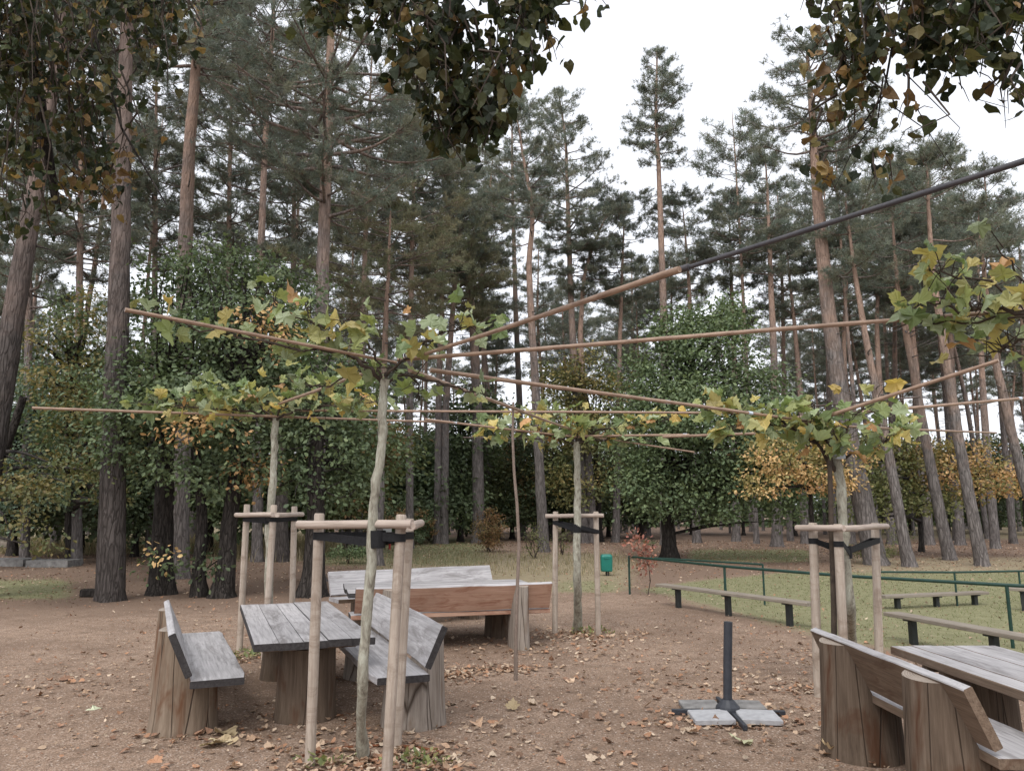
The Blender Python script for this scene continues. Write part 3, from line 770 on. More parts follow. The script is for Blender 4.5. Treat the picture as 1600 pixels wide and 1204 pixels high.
# rusty edging ring around nearest tree
rc = G(572, 1192)
t_ = MB(); a = np.linspace(math.radians(40), math.radians(150), 24)
t_.tube(np.stack([.62 * np.cos(a), .62 * np.sin(a) * .8, np.full(24, .006)], 1), .012, 6)
tag(t_.build('steel_edging', [M['rust']], None, (rc[0] + .05, rc[1] - .1, 0)), 'thin rusty edging strip curving behind the nearest young tree', 'edging')

# bamboo ---------------------------------------------------------------------
def pole(a, b, r, label, mat='bamboo', tapes=(), sag=0.0, r1=None, sleeve=None):
    a, b = np.asarray(a), np.asarray(b); Ln = np.linalg.norm(b - a); d = (b - a) / Ln
    n_ = max(8, int(Ln / .12)); s_ = np.linspace(0, Ln, n_)
    rr = np.linspace(r, r1 or r * .85, n_)
    r *= .92; rr = rr * .92; node = (np.arange(n_) % 3 == 0) * .11; rr = rr * (1 + node)
    pts = np.stack([s_, .006 * np.sin(s_ * 2.1 + a[0]), -sag * np.sin(s_ / Ln * math.pi)], 1)
    q = MB(); q.tube(pts, rr, 10)
    o = q.build('bamboo_pole', [M[mat]])
    o.matrix_world = Matrix.Translation(Vector(a)) @ Vector(d).to_track_quat('X', 'Z').to_matrix().to_4x4()
    tag(o, label, 'pole')
    for s0, ln in tapes:
        q = MB(); q.tube([(s0 * Ln, 0, 0), (s0 * Ln + ln, 0, 0)], r * 1.12, 12); q.build('tape', [M['tape']], o)
    if sleeve:
        for (s0, s1, rad) in sleeve:
            q = MB(); q.tube([(s0 * Ln, 0, 0), (s1 * Ln, .004, 0)], rad, 12, lump=.02); q.build('sleeve', [M['tube_grey']], o)
    return o
A_, B_, C_, D_, E_ = np.array([-1.02, 5.4]), P(424, 900, 9.75)[:2], P(902, 900, 11.15)[:2], P(1322, 900, 7.75)[:2], np.array([5.5, 3.5])
pole(P(655, 556, 5.35), P(1063, 421, 3.42), .0130, 'brown pole rising right from the nearest tree to a dark splice', r1=.0175)
pole(P(1012, 437, 3.6), P(1640, 240, 2.45), .0118, 'dark grey tube slanting to top right across the sky', 'tube_grey', r1=.0125, sleeve=[(0, .08, .0185), (.06, .14, .017)])
pole(P(622, 562, 5.45), P(1700, 476, 4.2), .0165, 'brown pole running right across the crowns to right edge leaves')
pole(P(195, 484, 4.35), P(620, 566, 5.5), .0135, 'brown pole from the nearest tree up to the left')
pole(P(672, 578, 5.5), P(1260, 657, 7.6), .018, 'brown pole from the nearest tree down to the right hand tree', tapes=((.55, .05), (.80, .05)))
pole(P(640, 578, 5.5), P(895, 672, 11.0), .019, 'brown pole from the nearest tree back to the far middle tree')
pole(P(50, 637, 8.7), P(708, 660, 10.6), .0175, 'long brown pole ending free at far left', tapes=((.93, .06),))
pole(P(664, 655, 10.4), P(905, 683, 11.1), .017, 'brown pole tied with pale tape left of the far middle tree', tapes=((.17, .06),))
pole(P(436, 631, 9.5), P(590, 575, 5.7), .019, 'short brown pole linking the left tree and nearest tree')
pole(P(470, 641, 9.7), P(1170, 645, 8.0), .016, 'thin brown pole running behind the nearest trunk to the right hand tree')
pole(P(905, 681, 11.1), P(1077, 679, 9.9), .018, 'brown pole going right from far middle tree', tapes=((.95, .06),))
pole(P(1036, 682, 10.1), P(1180, 677, 8.8), .019, 'darker brown pole entering left side of the right hand crown', 'bamboo')
pole(P(724, 683, 11.6), P(965, 688, 11.0), .009, 'thin dark cane through the far middle crown', 'bamboo_dark')
pole(P(930, 683, 11.1), P(1085, 706, 10.0), .013, 'thin brown cane sticking out low right of far middle crown')
pole(P(1250, 664, 7.7), P(1560, 563, 6.3), .021, 'thick pale brown pole rising from right hand tree to the edge leaves')
pole(P(1215, 655, 7.7), P(1680, 615, 9.1), .019, 'brown pole running level to the right edge with pale tape', tapes=((.78, .05),))
pole(P(1250, 663, 7.6), P(1556, 676, 9.5), .014, 'thin brown cane ending free right of the right hand tree')
pole(P(1160, 644, 7.9), P(1437, 620, 7.4), .010, 'thin dark cane lying on top of right hand crown', 'bamboo_dark')
# upright crooked stick
sp = [P(x, y, 8.07) for x, y in ((806, 1062), (806, 1000), (808, 930), (811, 850), (808, 790), (803, 735), (801, 680), (802, 628))]
q = MB(); q.tube(np.array(sp) - np.array([sp[0][0], sp[0][1], 0]), np.linspace(.021, .012, 8), 9, lump=.03); o = q.build('upright_stick', [M['stick']], None, (sp[0][0], sp[0][1], 0))
tag(o, 'thin crooked brown stick standing upright in the gravel', 'stick')
sp = [P(x, y, 7.6) for x, y in ((1304, 1060), (1303, 950), (1300, 850), (1296, 720), (1297, 690))]
q = MB(); q.tube(np.array(sp) - np.array([sp[0][0], sp[0][1], 0]), np.linspace(.03, .022, 5), 9, lump=.03); o = q.build('upright_stick', [M['twig']], None, (sp[0][0], sp[0][1], 0))
tag(o, 'dark upright pole beside the trunk of the right hand young tree', 'stick')

# ------------------------------------------------------------------ young plane trees
PL = np.array([(.26, .31, .13), (.21, .27, .12), (.31, .34, .15), (.17, .225, .11), (.37, .36, .16), (.28, .33, .20), (.36, .41, .27), (.31, .36, .20), (.46, .39, .16)])
PLY = np.array([(.52, .38, .13), (.46, .27, .13), (.55, .45, .18)])
def young_tree(path, w0, w1, shoots, label, nyel=.1, size=(.13, .2), seed=0, lean=.6):
    """path: trunk points, shoots: polylines [(p...)], number of leaves, spread"""
    base = np.asarray(path[0]); o0 = np.array([base[0], base[1], 0])
    t = thing('plane_tree', o0, label, 'tree', 'young trained plane trees')
    q = MB(); pp = np.array(path)
    s_ = np.linspace(0, len(pp) - 1, 26); ii = np.minimum(s_.astype(int), len(pp) - 2); fr = (s_ - ii)[:, None]
    pts = pp[ii] * (1 - fr) + pp[ii + 1] * fr
    pts[:, :2] += rng.normal(0, .006, (26, 2))
    rr = np.linspace(w0, w1, 26) * (1 + rng.normal(0, .05, 26)); rr[:2] *= 1.25; rr[-1] *= 1.25
    q.tube(pts - o0, rr, 14, lump=.03)
    q.build('trunk', [M['plane_bark']], t)
    br = MB(); lf = MB()
    for pl, n, spread, r0 in shoots:
        n = int(n * (.88 if size[0] < .135 else 1.15)); pl = np.array(pl); m_ = len(pl)
        k = np.linspace(0, m_ - 1, 4 * m_); i0 = np.minimum(k.astype(int), m_ - 2); f_ = (k - i0)[:, None]
        c = pl[i0] * (1 - f_) + pl[i0 + 1] * f_ + rng.normal(0, .012, (4 * m_, 3))
        br.tube(c - o0, np.linspace(r0, .004, len(c)), 7, lump=.06)
        if n == 0: continue
        tt = rng.uniform(.18, 1.02, n).clip(0, 1) ** .85 * (m_ - 1); i1 = np.minimum(tt.astype(int), m_ - 2); g_ = (tt - i1)[:, None]
        an = pl[i1] * (1 - g_) + pl[i1 + 1] * g_
        off = rng.normal(0, 1, (n, 3)) * np.array([spread, spread, spread * .55]) + np.array([0, 0, spread * .4])
        pos = an + off
        sz = (.78 if size[0] < .135 else .84) * rng.uniform(size[0], size[1], n) * rng.choice([.55, .8, 1, 1], n)
        yd = off * np.array([1, 1, .3]) + rng.normal(0, .12, (n, 3)) + np.array([0, 0, -.10])
        nr = np.column_stack([rng.normal(0, lean, n), rng.normal(-.25, lean, n), np.abs(rng.normal(.8, .4, n))])
        col = leaf_cols(n, PL, .15); ye = rng.uniform(size=n) < nyel; col[ye] = leaf_cols(ye.sum(), PLY, .12)
        lf.inst(PLANE[0], PLANE[1], pos - o0, yd, nr, sz, col, curl=.5)
        for k_ in range(n):      # leaf stalks
            br.tube([an[k_] - o0 + rng.normal(0, .01, 3), (an[k_] + pos[k_]) / 2 - o0 + np.array([0, 0, .02]), pos[k_] - o0], [.004, .003, .0025], 4, caps=False)
    br.build('branches', [M['twig']], t); lf.build('crown', [M['plane_leaf']], t)
    return t
def sh(Y0, Y1, *px):
    n_ = len(px); return [P(x, y, Y0 + (Y1 - Y0) * k / max(1, n_ - 1)) for k, (x, y) in enumerate(px)]
hub = (598, 600)
young_tree([G(566, 1186), P(566, 1060, 5.42), P(578, 900, 5.42), P(582, 790, 5.42), P(597, 690, 5.42), P(598, 592, 5.42)], .037, .03, [
    (sh(5.42, 5.2, hub, (575, 570), (535, 552), (470, 545), (390, 530), (300, 510), (250, 498)), 34, .11, .016),
    (sh(5.4, 5.25, (575, 570), (520, 530), (490, 500), (470, 462)), 16, .10, .010),
    (sh(5.4, 5.3, (540, 555), (520, 520), (430, 480), (420, 455)), 8, .10, .008),
    (sh(5.42, 5.3, hub, (612, 575), (640, 555), (690, 520), (750, 505)), 34, .12, .013),
    (sh(5.42, 5.6, hub, (630, 585), (690, 597), (740, 612), (760, 620)), 14, .10, .012),
    (sh(5.42, 5.9, hub, (590, 575), (560, 580), (520, 598), (470, 610)), 16, .10, .012),
    (sh(5.42, 5.7, hub, (610, 572), (655, 600), (650, 628)), 9, .09, .01),
    (sh(5.42, 5.2, hub, (590, 560), (560, 520), (545, 500)), 14, .10, .01)],
    'nearest young plane tree with pale bare trunk, tied to stakes', .06, (.13, .20), 1)
young_tree([G(420, 1014), P(420, 900, 9.75), P(422, 800, 9.75), P(428, 710, 9.75), P(430, 652, 9.75)], .055, .04, [
    (sh(9.75, 9.2, (430, 655), (380, 642), (310, 638), (220, 632)), 52, .14, .018),
    (sh(9.75, 9.6, (430, 655), (400, 630), (350, 618), (290, 610)), 40, .15, .014),
    (sh(9.75, 9.0, (430, 655), (470, 640), (530, 632), (585, 628)), 46, .15, .018),
    (sh(9.75, 9.4, (430, 655), (440, 630), (470, 600), (540, 605)), 34, .15, .014),
    (sh(9.75, 9.9, (430, 655), (420, 640), (410, 660), (360, 655)), 14, .12, .01)],
    'young plane tree behind the left plank table, leaning trunk', .14, (.15, .22), 2)
young_tree([G(903, 987), P(902, 900, 11.15), P(902, 780, 11.15), P(901, 690, 11.15)], .062, .045, [
    (sh(11.15, 11.0, (900, 692), (860, 680), (800, 672), (760, 668)), 56, .16, .02),
    (sh(11.15, 10.8, (900, 692), (930, 672), (980, 668), (1045, 655)), 48, .16, .02),
    (sh(11.15, 11.6, (900, 692), (880, 668), (850, 645)), 26, .15, .014),
    (sh(11.15, 10.6, (900, 692), (905, 670), (900, 650)), 24, .15, .012),
    (sh(11.15, 10.4, (900, 692), (960, 684), (1020, 690)), 12, .12, .012)],
    'young plane tree in the middle of the far edge of gravel', .15, (.15, .22), 3)
young_tree([G(1332, 1040), P(1328, 950, 7.75), P(1320, 860, 7.75), P(1314, 760, 7.75), P(1306, 700, 7.75)], .05, .045, [
    (sh(7.75, 7.4, (1308, 740), (1280, 695), (1240, 668), (1190, 660), (1140, 672)), 60, .14, .02),
    (sh(7.75, 7.6, (1308, 735), (1275, 690), (1215, 650), (1100, 640)), 42, .14, .014),
    (sh(7.75, 7.5, (1308, 720), (1318, 690), (1330, 650), (1370, 630)), 26, .15, .014),
    (sh(7.75, 7.9, (1310, 716), (1360, 702), (1400, 680), (1425, 655)), 34, .13, .014),
    (sh(7.75, 7.4, (1300, 710), (1290, 670), (1270, 630)), 18, .15, .012),
    (sh(7.75, 7.2, (1305, 715), (1310, 690), (1300, 668)), 10, .14, .012)],
    'young plane tree at right with spreading bare limbs above stakes', .15, (.14, .21), 4)
q = MB(); q.box((0, 0, 0), (.10, .05, .14), None, None, 0, .01)
hb = P(1312, 706, 7.68); tag(q.build('fastening_plate', [M['tape']], None, hb), 'small pale metal clamp on the trunk head of right hand tree', 'clamp')
young_tree([np.array([5.5, 3.5, 0]), np.array([5.5, 3.5, 1.6]), np.array([5.48, 3.5, 2.75])], .04, .032, [
    ([np.array([5.48, 3.5, 2.7])] + sh(3.9, 4.4, (1640, 490), (1560, 488), (1480, 478), (1440, 470)), 34, .15, .016),
    ([np.array([5.48, 3.5, 2.7])] + sh(4.2, 4.5, (1640, 520), (1580, 535), (1540, 560)), 26, .13, .014),
    ([np.array([5.48, 3.5, 2.7])] + sh(4.0, 4.3, (1650, 480), (1560, 450), (1470, 425), (1440, 420)), 14, .10, .010),
    ([np.array([5.48, 3.5, 2.7])] + sh(4.3, 4.2, (1640, 470), (1590, 430), (1555, 380)), 14, .14, .010),
    ([np.array([5.48, 3.5, 2.7])] + sh(4.2, 4.5, (1600, 500), (1480, 500), (1395, 510)), 12, .07, .010)],
    'green plane tree reaching in at the right edge above the table', .04, (.13, .19), 5)

# ------------------------------------------------------------------ linden boughs over the viewer
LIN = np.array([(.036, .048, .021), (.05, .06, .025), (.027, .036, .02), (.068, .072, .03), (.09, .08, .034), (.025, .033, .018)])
LINB = np.array([(.20, .125, .055), (.14, .085, .042), (.26, .18, .075), (.17, .14, .06)])
def linden(name_label, root, limbs, blobs, nbrown, leaf):
    """limbs: polylines; blobs: (x,y,rx,ry,Y,ry_depth,n)"""
    t = thing('linden_tree', (root[0], root[1], 0), name_label, 'tree')
    o0 = np.array([root[0], root[1], 0])
    q = MB(); q.tube(np.array([[0, 0, -.1], [0.02, 0, .6], [0, .05, 2.2], [.05, .1, 4.2], [.0, .2, 6.5]]), [.30, .23, .2, .17, .12], 16, lump=.02)
    for pl, r in limbs:
        pl = np.array(pl); q.tube(pl - o0, np.linspace(r, r * .35, len(pl)), 8, lump=.04)
    q.build('trunk', [M['oak_bark']], t)
    lf = MB(); tw = MB()
    for (x, y, rx, ry, Y, dy, n, br) in blobs:
        nt_ = max(3, n // 14)
        # hanging twigs
        tx = x + rng.uniform(-1, 1, nt_) * rx; ty = y - ry + rng.uniform(-.2, .9, nt_) * ry; tY = Y + rng.uniform(-dy, dy, nt_)
        per = n // nt_
        for k in range(nt_):
            e = (tx[k] - x) / rx
            ln = ry * (1.15 - .9 * abs(e)) * rng.uniform(.5, 1.3)
            a = P(tx[k], ty[k] - 40, tY[k]); b = P(tx[k] + rng.normal(0, 16), ty[k] + ln, tY[k] + rng.normal(0, .1))
            b[2] = max(b[2], 2.6)
            c = (a + b) / 2 + rng.normal(0, .05, 3)
            tw.tube(np.array([a, c, b]) - o0, [.007, .0045, .002], 4, caps=False)
            for _ in range(3):
                q0 = a + (b - a) * rng.uniform(.2, .9); q1 = q0 + np.array([rng.normal(0, .045), rng.normal(0, .045), -rng.uniform(.03, .12)])
                tw.tube(np.array([q0, (q0 + q1) / 2 + np.array([0, 0, .015]), q1]) - o0, [.003, .0024, .0015], 3, caps=False)
            s_ = rng.uniform(0, 1.05, per)[:, None]
            pos = a * (1 - s_) + b * s_ + rng.normal(0, .045, (per, 3))
            yd = np.column_stack([rng.normal(0, .5, per), rng.normal(0, .5, per), -np.abs(rng.normal(.8, .4, per))])
            nr = np.column_stack([rng.normal(0, .7, per), rng.normal(-.5, .7, per), rng.normal(.5, .5, per)])
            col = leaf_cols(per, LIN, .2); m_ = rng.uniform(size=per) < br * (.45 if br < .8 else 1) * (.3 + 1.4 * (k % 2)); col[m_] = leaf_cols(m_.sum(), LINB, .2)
            lf.inst(LINDEN[0], LINDEN[1], pos - o0, yd, nr, rng.uniform(leaf * .6, leaf * 1.15, per), col, curl=.45)
    tw.build('twigs', [M['twig']], t); lf.build('crown', [M['linden_leaf']], t)
    return t
# left tree: trunk behind the viewer to the left
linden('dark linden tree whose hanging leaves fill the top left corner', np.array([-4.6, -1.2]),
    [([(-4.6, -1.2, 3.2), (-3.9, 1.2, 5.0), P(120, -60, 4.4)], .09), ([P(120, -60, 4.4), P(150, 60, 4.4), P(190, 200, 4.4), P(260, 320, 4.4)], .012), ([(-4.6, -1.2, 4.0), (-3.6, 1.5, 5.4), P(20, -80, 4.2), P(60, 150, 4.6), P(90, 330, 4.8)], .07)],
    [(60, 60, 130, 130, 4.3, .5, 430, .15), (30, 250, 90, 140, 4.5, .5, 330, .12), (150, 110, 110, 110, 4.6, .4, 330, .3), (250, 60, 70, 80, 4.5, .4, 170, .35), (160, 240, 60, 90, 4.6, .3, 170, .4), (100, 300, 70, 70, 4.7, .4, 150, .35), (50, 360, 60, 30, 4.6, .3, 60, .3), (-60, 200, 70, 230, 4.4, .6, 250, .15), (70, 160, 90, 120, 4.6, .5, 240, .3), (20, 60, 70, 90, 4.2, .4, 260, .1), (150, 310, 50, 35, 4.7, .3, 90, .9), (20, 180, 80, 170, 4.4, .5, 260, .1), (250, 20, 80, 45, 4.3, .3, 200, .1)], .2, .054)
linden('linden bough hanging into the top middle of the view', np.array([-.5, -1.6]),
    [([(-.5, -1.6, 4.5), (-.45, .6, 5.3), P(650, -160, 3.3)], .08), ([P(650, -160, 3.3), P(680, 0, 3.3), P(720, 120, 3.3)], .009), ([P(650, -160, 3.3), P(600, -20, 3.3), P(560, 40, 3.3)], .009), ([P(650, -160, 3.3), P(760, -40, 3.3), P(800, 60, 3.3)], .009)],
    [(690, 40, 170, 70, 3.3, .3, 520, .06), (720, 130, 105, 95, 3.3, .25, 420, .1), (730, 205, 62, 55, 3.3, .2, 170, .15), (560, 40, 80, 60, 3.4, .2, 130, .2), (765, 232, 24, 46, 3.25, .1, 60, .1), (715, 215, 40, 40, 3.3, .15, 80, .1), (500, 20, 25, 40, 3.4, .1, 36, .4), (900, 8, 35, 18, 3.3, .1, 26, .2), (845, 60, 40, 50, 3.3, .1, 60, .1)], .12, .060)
linden('linden bough with brown curled leaves hanging in the top right corner', np.array([3.6, -1.4]),
    [([(3.6, -1.4, 4.0), (2.9, .8, 4.8), P(1450, -120, 3.2)], .08), ([P(1450, -120, 3.2), P(1400, 40, 3.2), P(1380, 150, 3.2), P(1330, 220, 3.2)], .008), ([P(1450, -120, 3.2), P(1530, 40, 3.2), P(1600, 110, 3.2)], .009), ([P(1380, 110, 3.2), P(1400, 170, 3.2), P(1450, 205, 3.2), P(1490, 268, 3.2)], .004), ([P(1380, 120, 3.2), P(1372, 185, 3.2), P(1330, 240, 3.2), P(1296, 310, 3.25)], .004), ([P(1400, 100, 3.2), P(1460, 160, 3.2), P(1500, 200, 3.2), P(1480, 235, 3.2)], .003)],
    [(1440, 20, 150, 60, 3.2, .3, 300, .25), (1380, 85, 70, 60, 3.2, .2, 130, .3), (1480, 110, 70, 50, 3.15, .2, 100, .08), (1570, 70, 60, 70, 3.1, .2, 110, .15), (1585, 165, 25, 35, 3.1, .1, 22, .3), (1335, 170, 30, 40, 3.25, .1, 34, .85), (1292, 225, 18, 36, 3.3, .1, 26, 1.0), (1345, 285, 60, 10, 3.3, .1, 34, 1.0), (1450, 190, 45, 50, 3.2, .1, 16, 1.0), (1500, 60, 110, 60, 3.1, .2, 220, .15), (1330, 130, 40, 50, 3.2, .1, 70, .8), (1270, 20, 20, 15, 3.3, .1, 12, .2)], .3, .061)

# ------------------------------------------------------------------ pines
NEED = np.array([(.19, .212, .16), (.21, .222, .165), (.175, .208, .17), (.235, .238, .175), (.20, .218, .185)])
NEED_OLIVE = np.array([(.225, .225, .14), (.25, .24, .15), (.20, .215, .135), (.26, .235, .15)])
def smooth_path(pts, n_):
    p = np.asarray(pts, float); m_ = len(p)
    d = np.concatenate([[0], np.cumsum(np.linalg.norm(np.diff(p, axis=0), axis=1))]); s_ = np.linspace(0, d[-1], n_)
    out = np.stack([np.interp(s_, d, p[:, k]) for k in range(3)], 1)
    for _ in range(2): out[1:-1] = (out[:-2] + 2 * out[1:-1] + out[2:]) / 4
    return out
def buttress(rr, z, sides, k=.30):
    a = np.arange(sides) * 2 * math.pi / sides; ph = rng.uniform(0, 6, 3)
    m_ = .5 * np.cos(4 * a + ph[0]) + .35 * np.cos(7 * a + ph[1]) + .25 * np.cos(2 * a + ph[2])
    return rr[:, None] * (1 + k * np.exp(-np.maximum(z, 0) / .30)[:, None] * m_[None, :])
def make_pine(o0, path, r0, z_lo, z_hi, R, label, group=None, dens=1.0, pal=NEED, lo=False, nd=10, sides=12, flare=.25, kind='pine_tree', side=(0, 0), tuft=.2, droop=0.0, lump=.02, rtop=.13, bark='pine_bark'):
    """path in world, base at o0; crown between z_lo and z_hi, widest R"""
    o0 = np.array([o0[0], o0[1], 0.0])
    t = thing(kind, o0, label, 'pine tree', group)
    q = MB(); n_ = 44
    pts = smooth_path(path, 40); H = pts[-1, 2]
    pts = np.concatenate([pts[:1], pts[:1] + (pts[1] - pts[0]) * np.array([[.22], [.4], [.6], [.8]]), pts[1:]])
    pts[6:-1, :2] += np.cumsum(rng.normal(0, .012, (n_ - 7, 2)), 0) * .5
    tz = np.clip(pts[:, 2] / H, 0, 1)
    rr = r0 * (1 - (1 - rtop) * (.72 * tz + .28 * tz ** 3)); rr *= 1 + flare * np.exp(-pts[:, 2] / .35); rr *= 1 + rng.normal(0, .015, n_)
    rr[-1] *= .3
    for k in range(n_ - 1):
        pass
    # colour attribute red channel = how orange the bark is (pine bark changes with height on the tree)
    i = np.arange(n_ - 1)
    before = q.n
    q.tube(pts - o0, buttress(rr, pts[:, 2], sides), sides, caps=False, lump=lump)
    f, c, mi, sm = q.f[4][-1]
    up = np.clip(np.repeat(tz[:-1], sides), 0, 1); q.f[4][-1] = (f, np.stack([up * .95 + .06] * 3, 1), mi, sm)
    def at_z(z): return np.array([np.interp(z, pts[:, 2], pts[:, k]) for k in range(3)])
    cr = MB()
    Hc = z_hi - z_lo
    nl = max(14, int(42 * dens * max(.7, min(1.6, Hc / 8))))
    ts = np.sort(rng.uniform(0.0, 1.0, nl)) ; az = np.arange(nl) * 2.399 + rng.normal(0, .5, nl)
    P_, D_2, C_2 = [], [], []
    for k in range(nl):
        u = ts[k]; base = at_z(z_lo + u * Hc * .97)
        shape = (math.sin(math.pi * min(1, (u * .80 + .22))) ** .7) * (1.0 if u > .12 else .8)
        ln = R * shape * (rng.uniform(.35, .8) if rng.uniform() < .45 else rng.uniform(.75, 1.2))
        dv = np.array([math.cos(az[k]), math.sin(az[k]), 0])
        dv[:2] += np.array(side) * .6
        rise = rng.uniform(-.05, .35) + .75 * u ** 2 - droop
        tip = base + np.array([dv[0] * ln, dv[1] * ln, ln * rise])
        midp = base * .5 + tip * .5 + np.array([0, 0, -ln * .10]) + rng.normal(0, ln * .06, 3)
        lp = smooth_path([base, midp, tip], 7)
        rb = min(rr[np.searchsorted(pts[:, 2], base[2]).clip(0, n_ - 1)] * .45, .02 + ln * .018)
        q.tube(lp - o0, np.linspace(rb, .012, 7), 5, caps=False, col=(.42, .42, .42))
        nt_ = max(3, int(rng.integers(7, 12) * min(1.3, .5 + ln / 2.5)))
        for j in range(nt_):
            s_ = rng.uniform(.3, 1.0) ** .8; i0 = min(5, int(s_ * 6)); b0 = lp[i0] + (lp[i0 + 1] - lp[i0]) * (s_ * 6 - i0)
            tl = ln * rng.uniform(.12, .32) + .22
            a2 = az[k] + rng.normal(0, 1.0); e2 = rng.uniform(-.1, .6) - droop * .5
            td = np.array([math.cos(a2) * math.cos(e2), math.sin(a2) * math.cos(e2), math.sin(e2)])
            te = b0 + td * tl
            q.tube(np.array([b0, (b0 + te) / 2 + rng.normal(0, .04, 3), te]) - o0, [.012, .009, .006], 3, caps=False, col=(.5, .5, .5))
            nn = int((4.2 if lo else 5.4) * (tl / .7) ** .5) + 1
            w = rng.uniform(.3, 1.12, nn)[:, None]
            pos = b0 + (te - b0) * w + rng.normal(0, .11, (nn, 3)) * np.array([1, 1, .6])
            P_.append(pos); D_2.append(np.tile(td, (nn, 1)) * .6 + np.array([0, 0, .5]) + rng.normal(0, .35, (nn, 3)))
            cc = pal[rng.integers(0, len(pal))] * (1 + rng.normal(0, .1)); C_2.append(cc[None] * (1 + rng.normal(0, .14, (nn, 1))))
    for k in range(nd):      # dead snags under the crown
        z = rng.uniform(z_lo * .55, z_lo + .2 * Hc); b0 = at_z(z); a2 = rng.uniform(0, 6.28); ln = rng.uniform(.3, .3 * R + .8)
        e = b0 + np.array([math.cos(a2) * ln, math.sin(a2) * ln, rng.uniform(-.35, .3) * ln])
        q.tube(smooth_path([b0, (b0 + e) / 2 + rng.normal(0, .08, 3), e], 5) - o0, np.linspace(.03, .008, 5), 4, caps=False, col=(.25, .25, .25))
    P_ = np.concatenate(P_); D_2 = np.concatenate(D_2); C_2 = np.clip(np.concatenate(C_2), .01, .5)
    T = TUFTS_LO if lo else TUFTS
    pick = rng.integers(0, len(T), len(P_))
    for k, (tv, tf) in enumerate(T):
        m_ = pick == k
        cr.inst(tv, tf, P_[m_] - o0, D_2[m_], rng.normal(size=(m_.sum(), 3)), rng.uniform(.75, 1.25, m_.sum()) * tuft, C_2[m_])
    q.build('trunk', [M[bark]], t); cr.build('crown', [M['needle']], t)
    return t
def px_pine(pts, w, cy0, cy1, hw, label, Y=None, **kw):
    """pts photo pixels from foot to tip; cy0 top, cy1 bottom of the crown, hw half width of the crown"""
    b = G(*pts[0]) if Y is None else None
    Y = Y or b[1]
    path = [P(x, y, Y) for x, y in pts]; path[0][2] = -.1
    if Y is not None and b is None: path[0] = np.array([path[0][0], Y, -.1])
    xt = pts[-1][0]
    zlo, zhi = P(xt, cy1, Y)[2], P(xt, cy0, Y)[2]
    return make_pine(path[0], path, W(w, Y) / 2, zlo, zhi, W(hw, Y), label, tuft=.15 + .0018 * Y, **kw)
ROW = 'pines standing along the edge of the clearing'
# left side
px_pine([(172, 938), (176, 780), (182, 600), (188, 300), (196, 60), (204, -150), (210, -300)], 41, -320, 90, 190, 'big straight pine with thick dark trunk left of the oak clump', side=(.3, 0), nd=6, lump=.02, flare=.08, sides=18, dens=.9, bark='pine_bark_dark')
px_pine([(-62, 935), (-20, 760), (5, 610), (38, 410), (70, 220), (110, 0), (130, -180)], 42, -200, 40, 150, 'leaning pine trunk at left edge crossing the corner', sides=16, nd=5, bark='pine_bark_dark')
px_pine([(280, 885), (286, 560), (291, 375), (300, 200), (314, 20), (325, -140), (330, -230)], 31, -240, 130, 170, 'tall pine with smooth reddish trunk rising above the oak clump', Y=21, nd=14, dens=1.2)
px_pine([(402, 880), (404, 600), (408, 390), (416, 200), (428, 30), (432, -120)], 17, -140, 250, 120, 'slim pine with forked upper limbs second from the reddish trunk', Y=28, nd=12, dens=1.25)
px_pine([(492, 880), (497, 620), (502, 470), (507, 280), (512, 120), (520, -60), (525, -190)], 29, -200, 345, 200, 'broad pine with long bare limbs reaching right, above the nearest tree', Y=20, nd=14, dens=1.3)
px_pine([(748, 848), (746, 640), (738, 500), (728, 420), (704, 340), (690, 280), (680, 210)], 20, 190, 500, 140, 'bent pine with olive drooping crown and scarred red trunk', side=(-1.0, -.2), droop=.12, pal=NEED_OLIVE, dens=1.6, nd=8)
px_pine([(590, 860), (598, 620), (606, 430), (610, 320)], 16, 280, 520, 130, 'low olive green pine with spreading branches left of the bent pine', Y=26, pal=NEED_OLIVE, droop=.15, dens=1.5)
px_pine([(122, 860), (124, 500), (126, 200), (130, -20)], 15, -60, 420, 120, 'dark pine behind the big straight trunk at left', Y=27, dens=1.3)
px_pine([(40, 862), (45, 500), (50, 200), (60, 0)], 14, -40, 480, 120, 'blue green pine behind the leaning trunk', Y=28, dens=1.3)
px_pine([(236, 850), (240, 480), (242, 250), (246, 20)], 13, -20, 420, 110, 'thin pine between the big straight trunk and the reddish trunk', Y=31, dens=1.3)
px_pine([(352, 850), (356, 480), (360, 250), (366, 20)], 13, -20, 400, 110, 'thin pine right of the reddish trunk', Y=33, dens=1.2)
px_pine([(452, 850), (458, 480), (462, 250), (466, 40)], 13, 0, 420, 100, 'thin pine left of the broad pine with bare limbs', Y=35, dens=1.2)
px_pine([(560, 850), (566, 480), (572, 250), (580, 70)], 13, 40, 400, 110, 'thin dark pine behind the broad pine', Y=36, dens=1.2)
px_pine([(640, 845), (642, 480), (648, 260), (652, 120)], 13, 90, 420, 100, 'pine half hidden by the hanging middle bough', Y=38, dens=1.2)
px_pine([(440, 877), (438, 780), (436, 600), (434, 400)], 24, 330, 560, 60, 'stout grey trunk standing behind the left stake frame', nd=4, bark='pine_bark_dark')
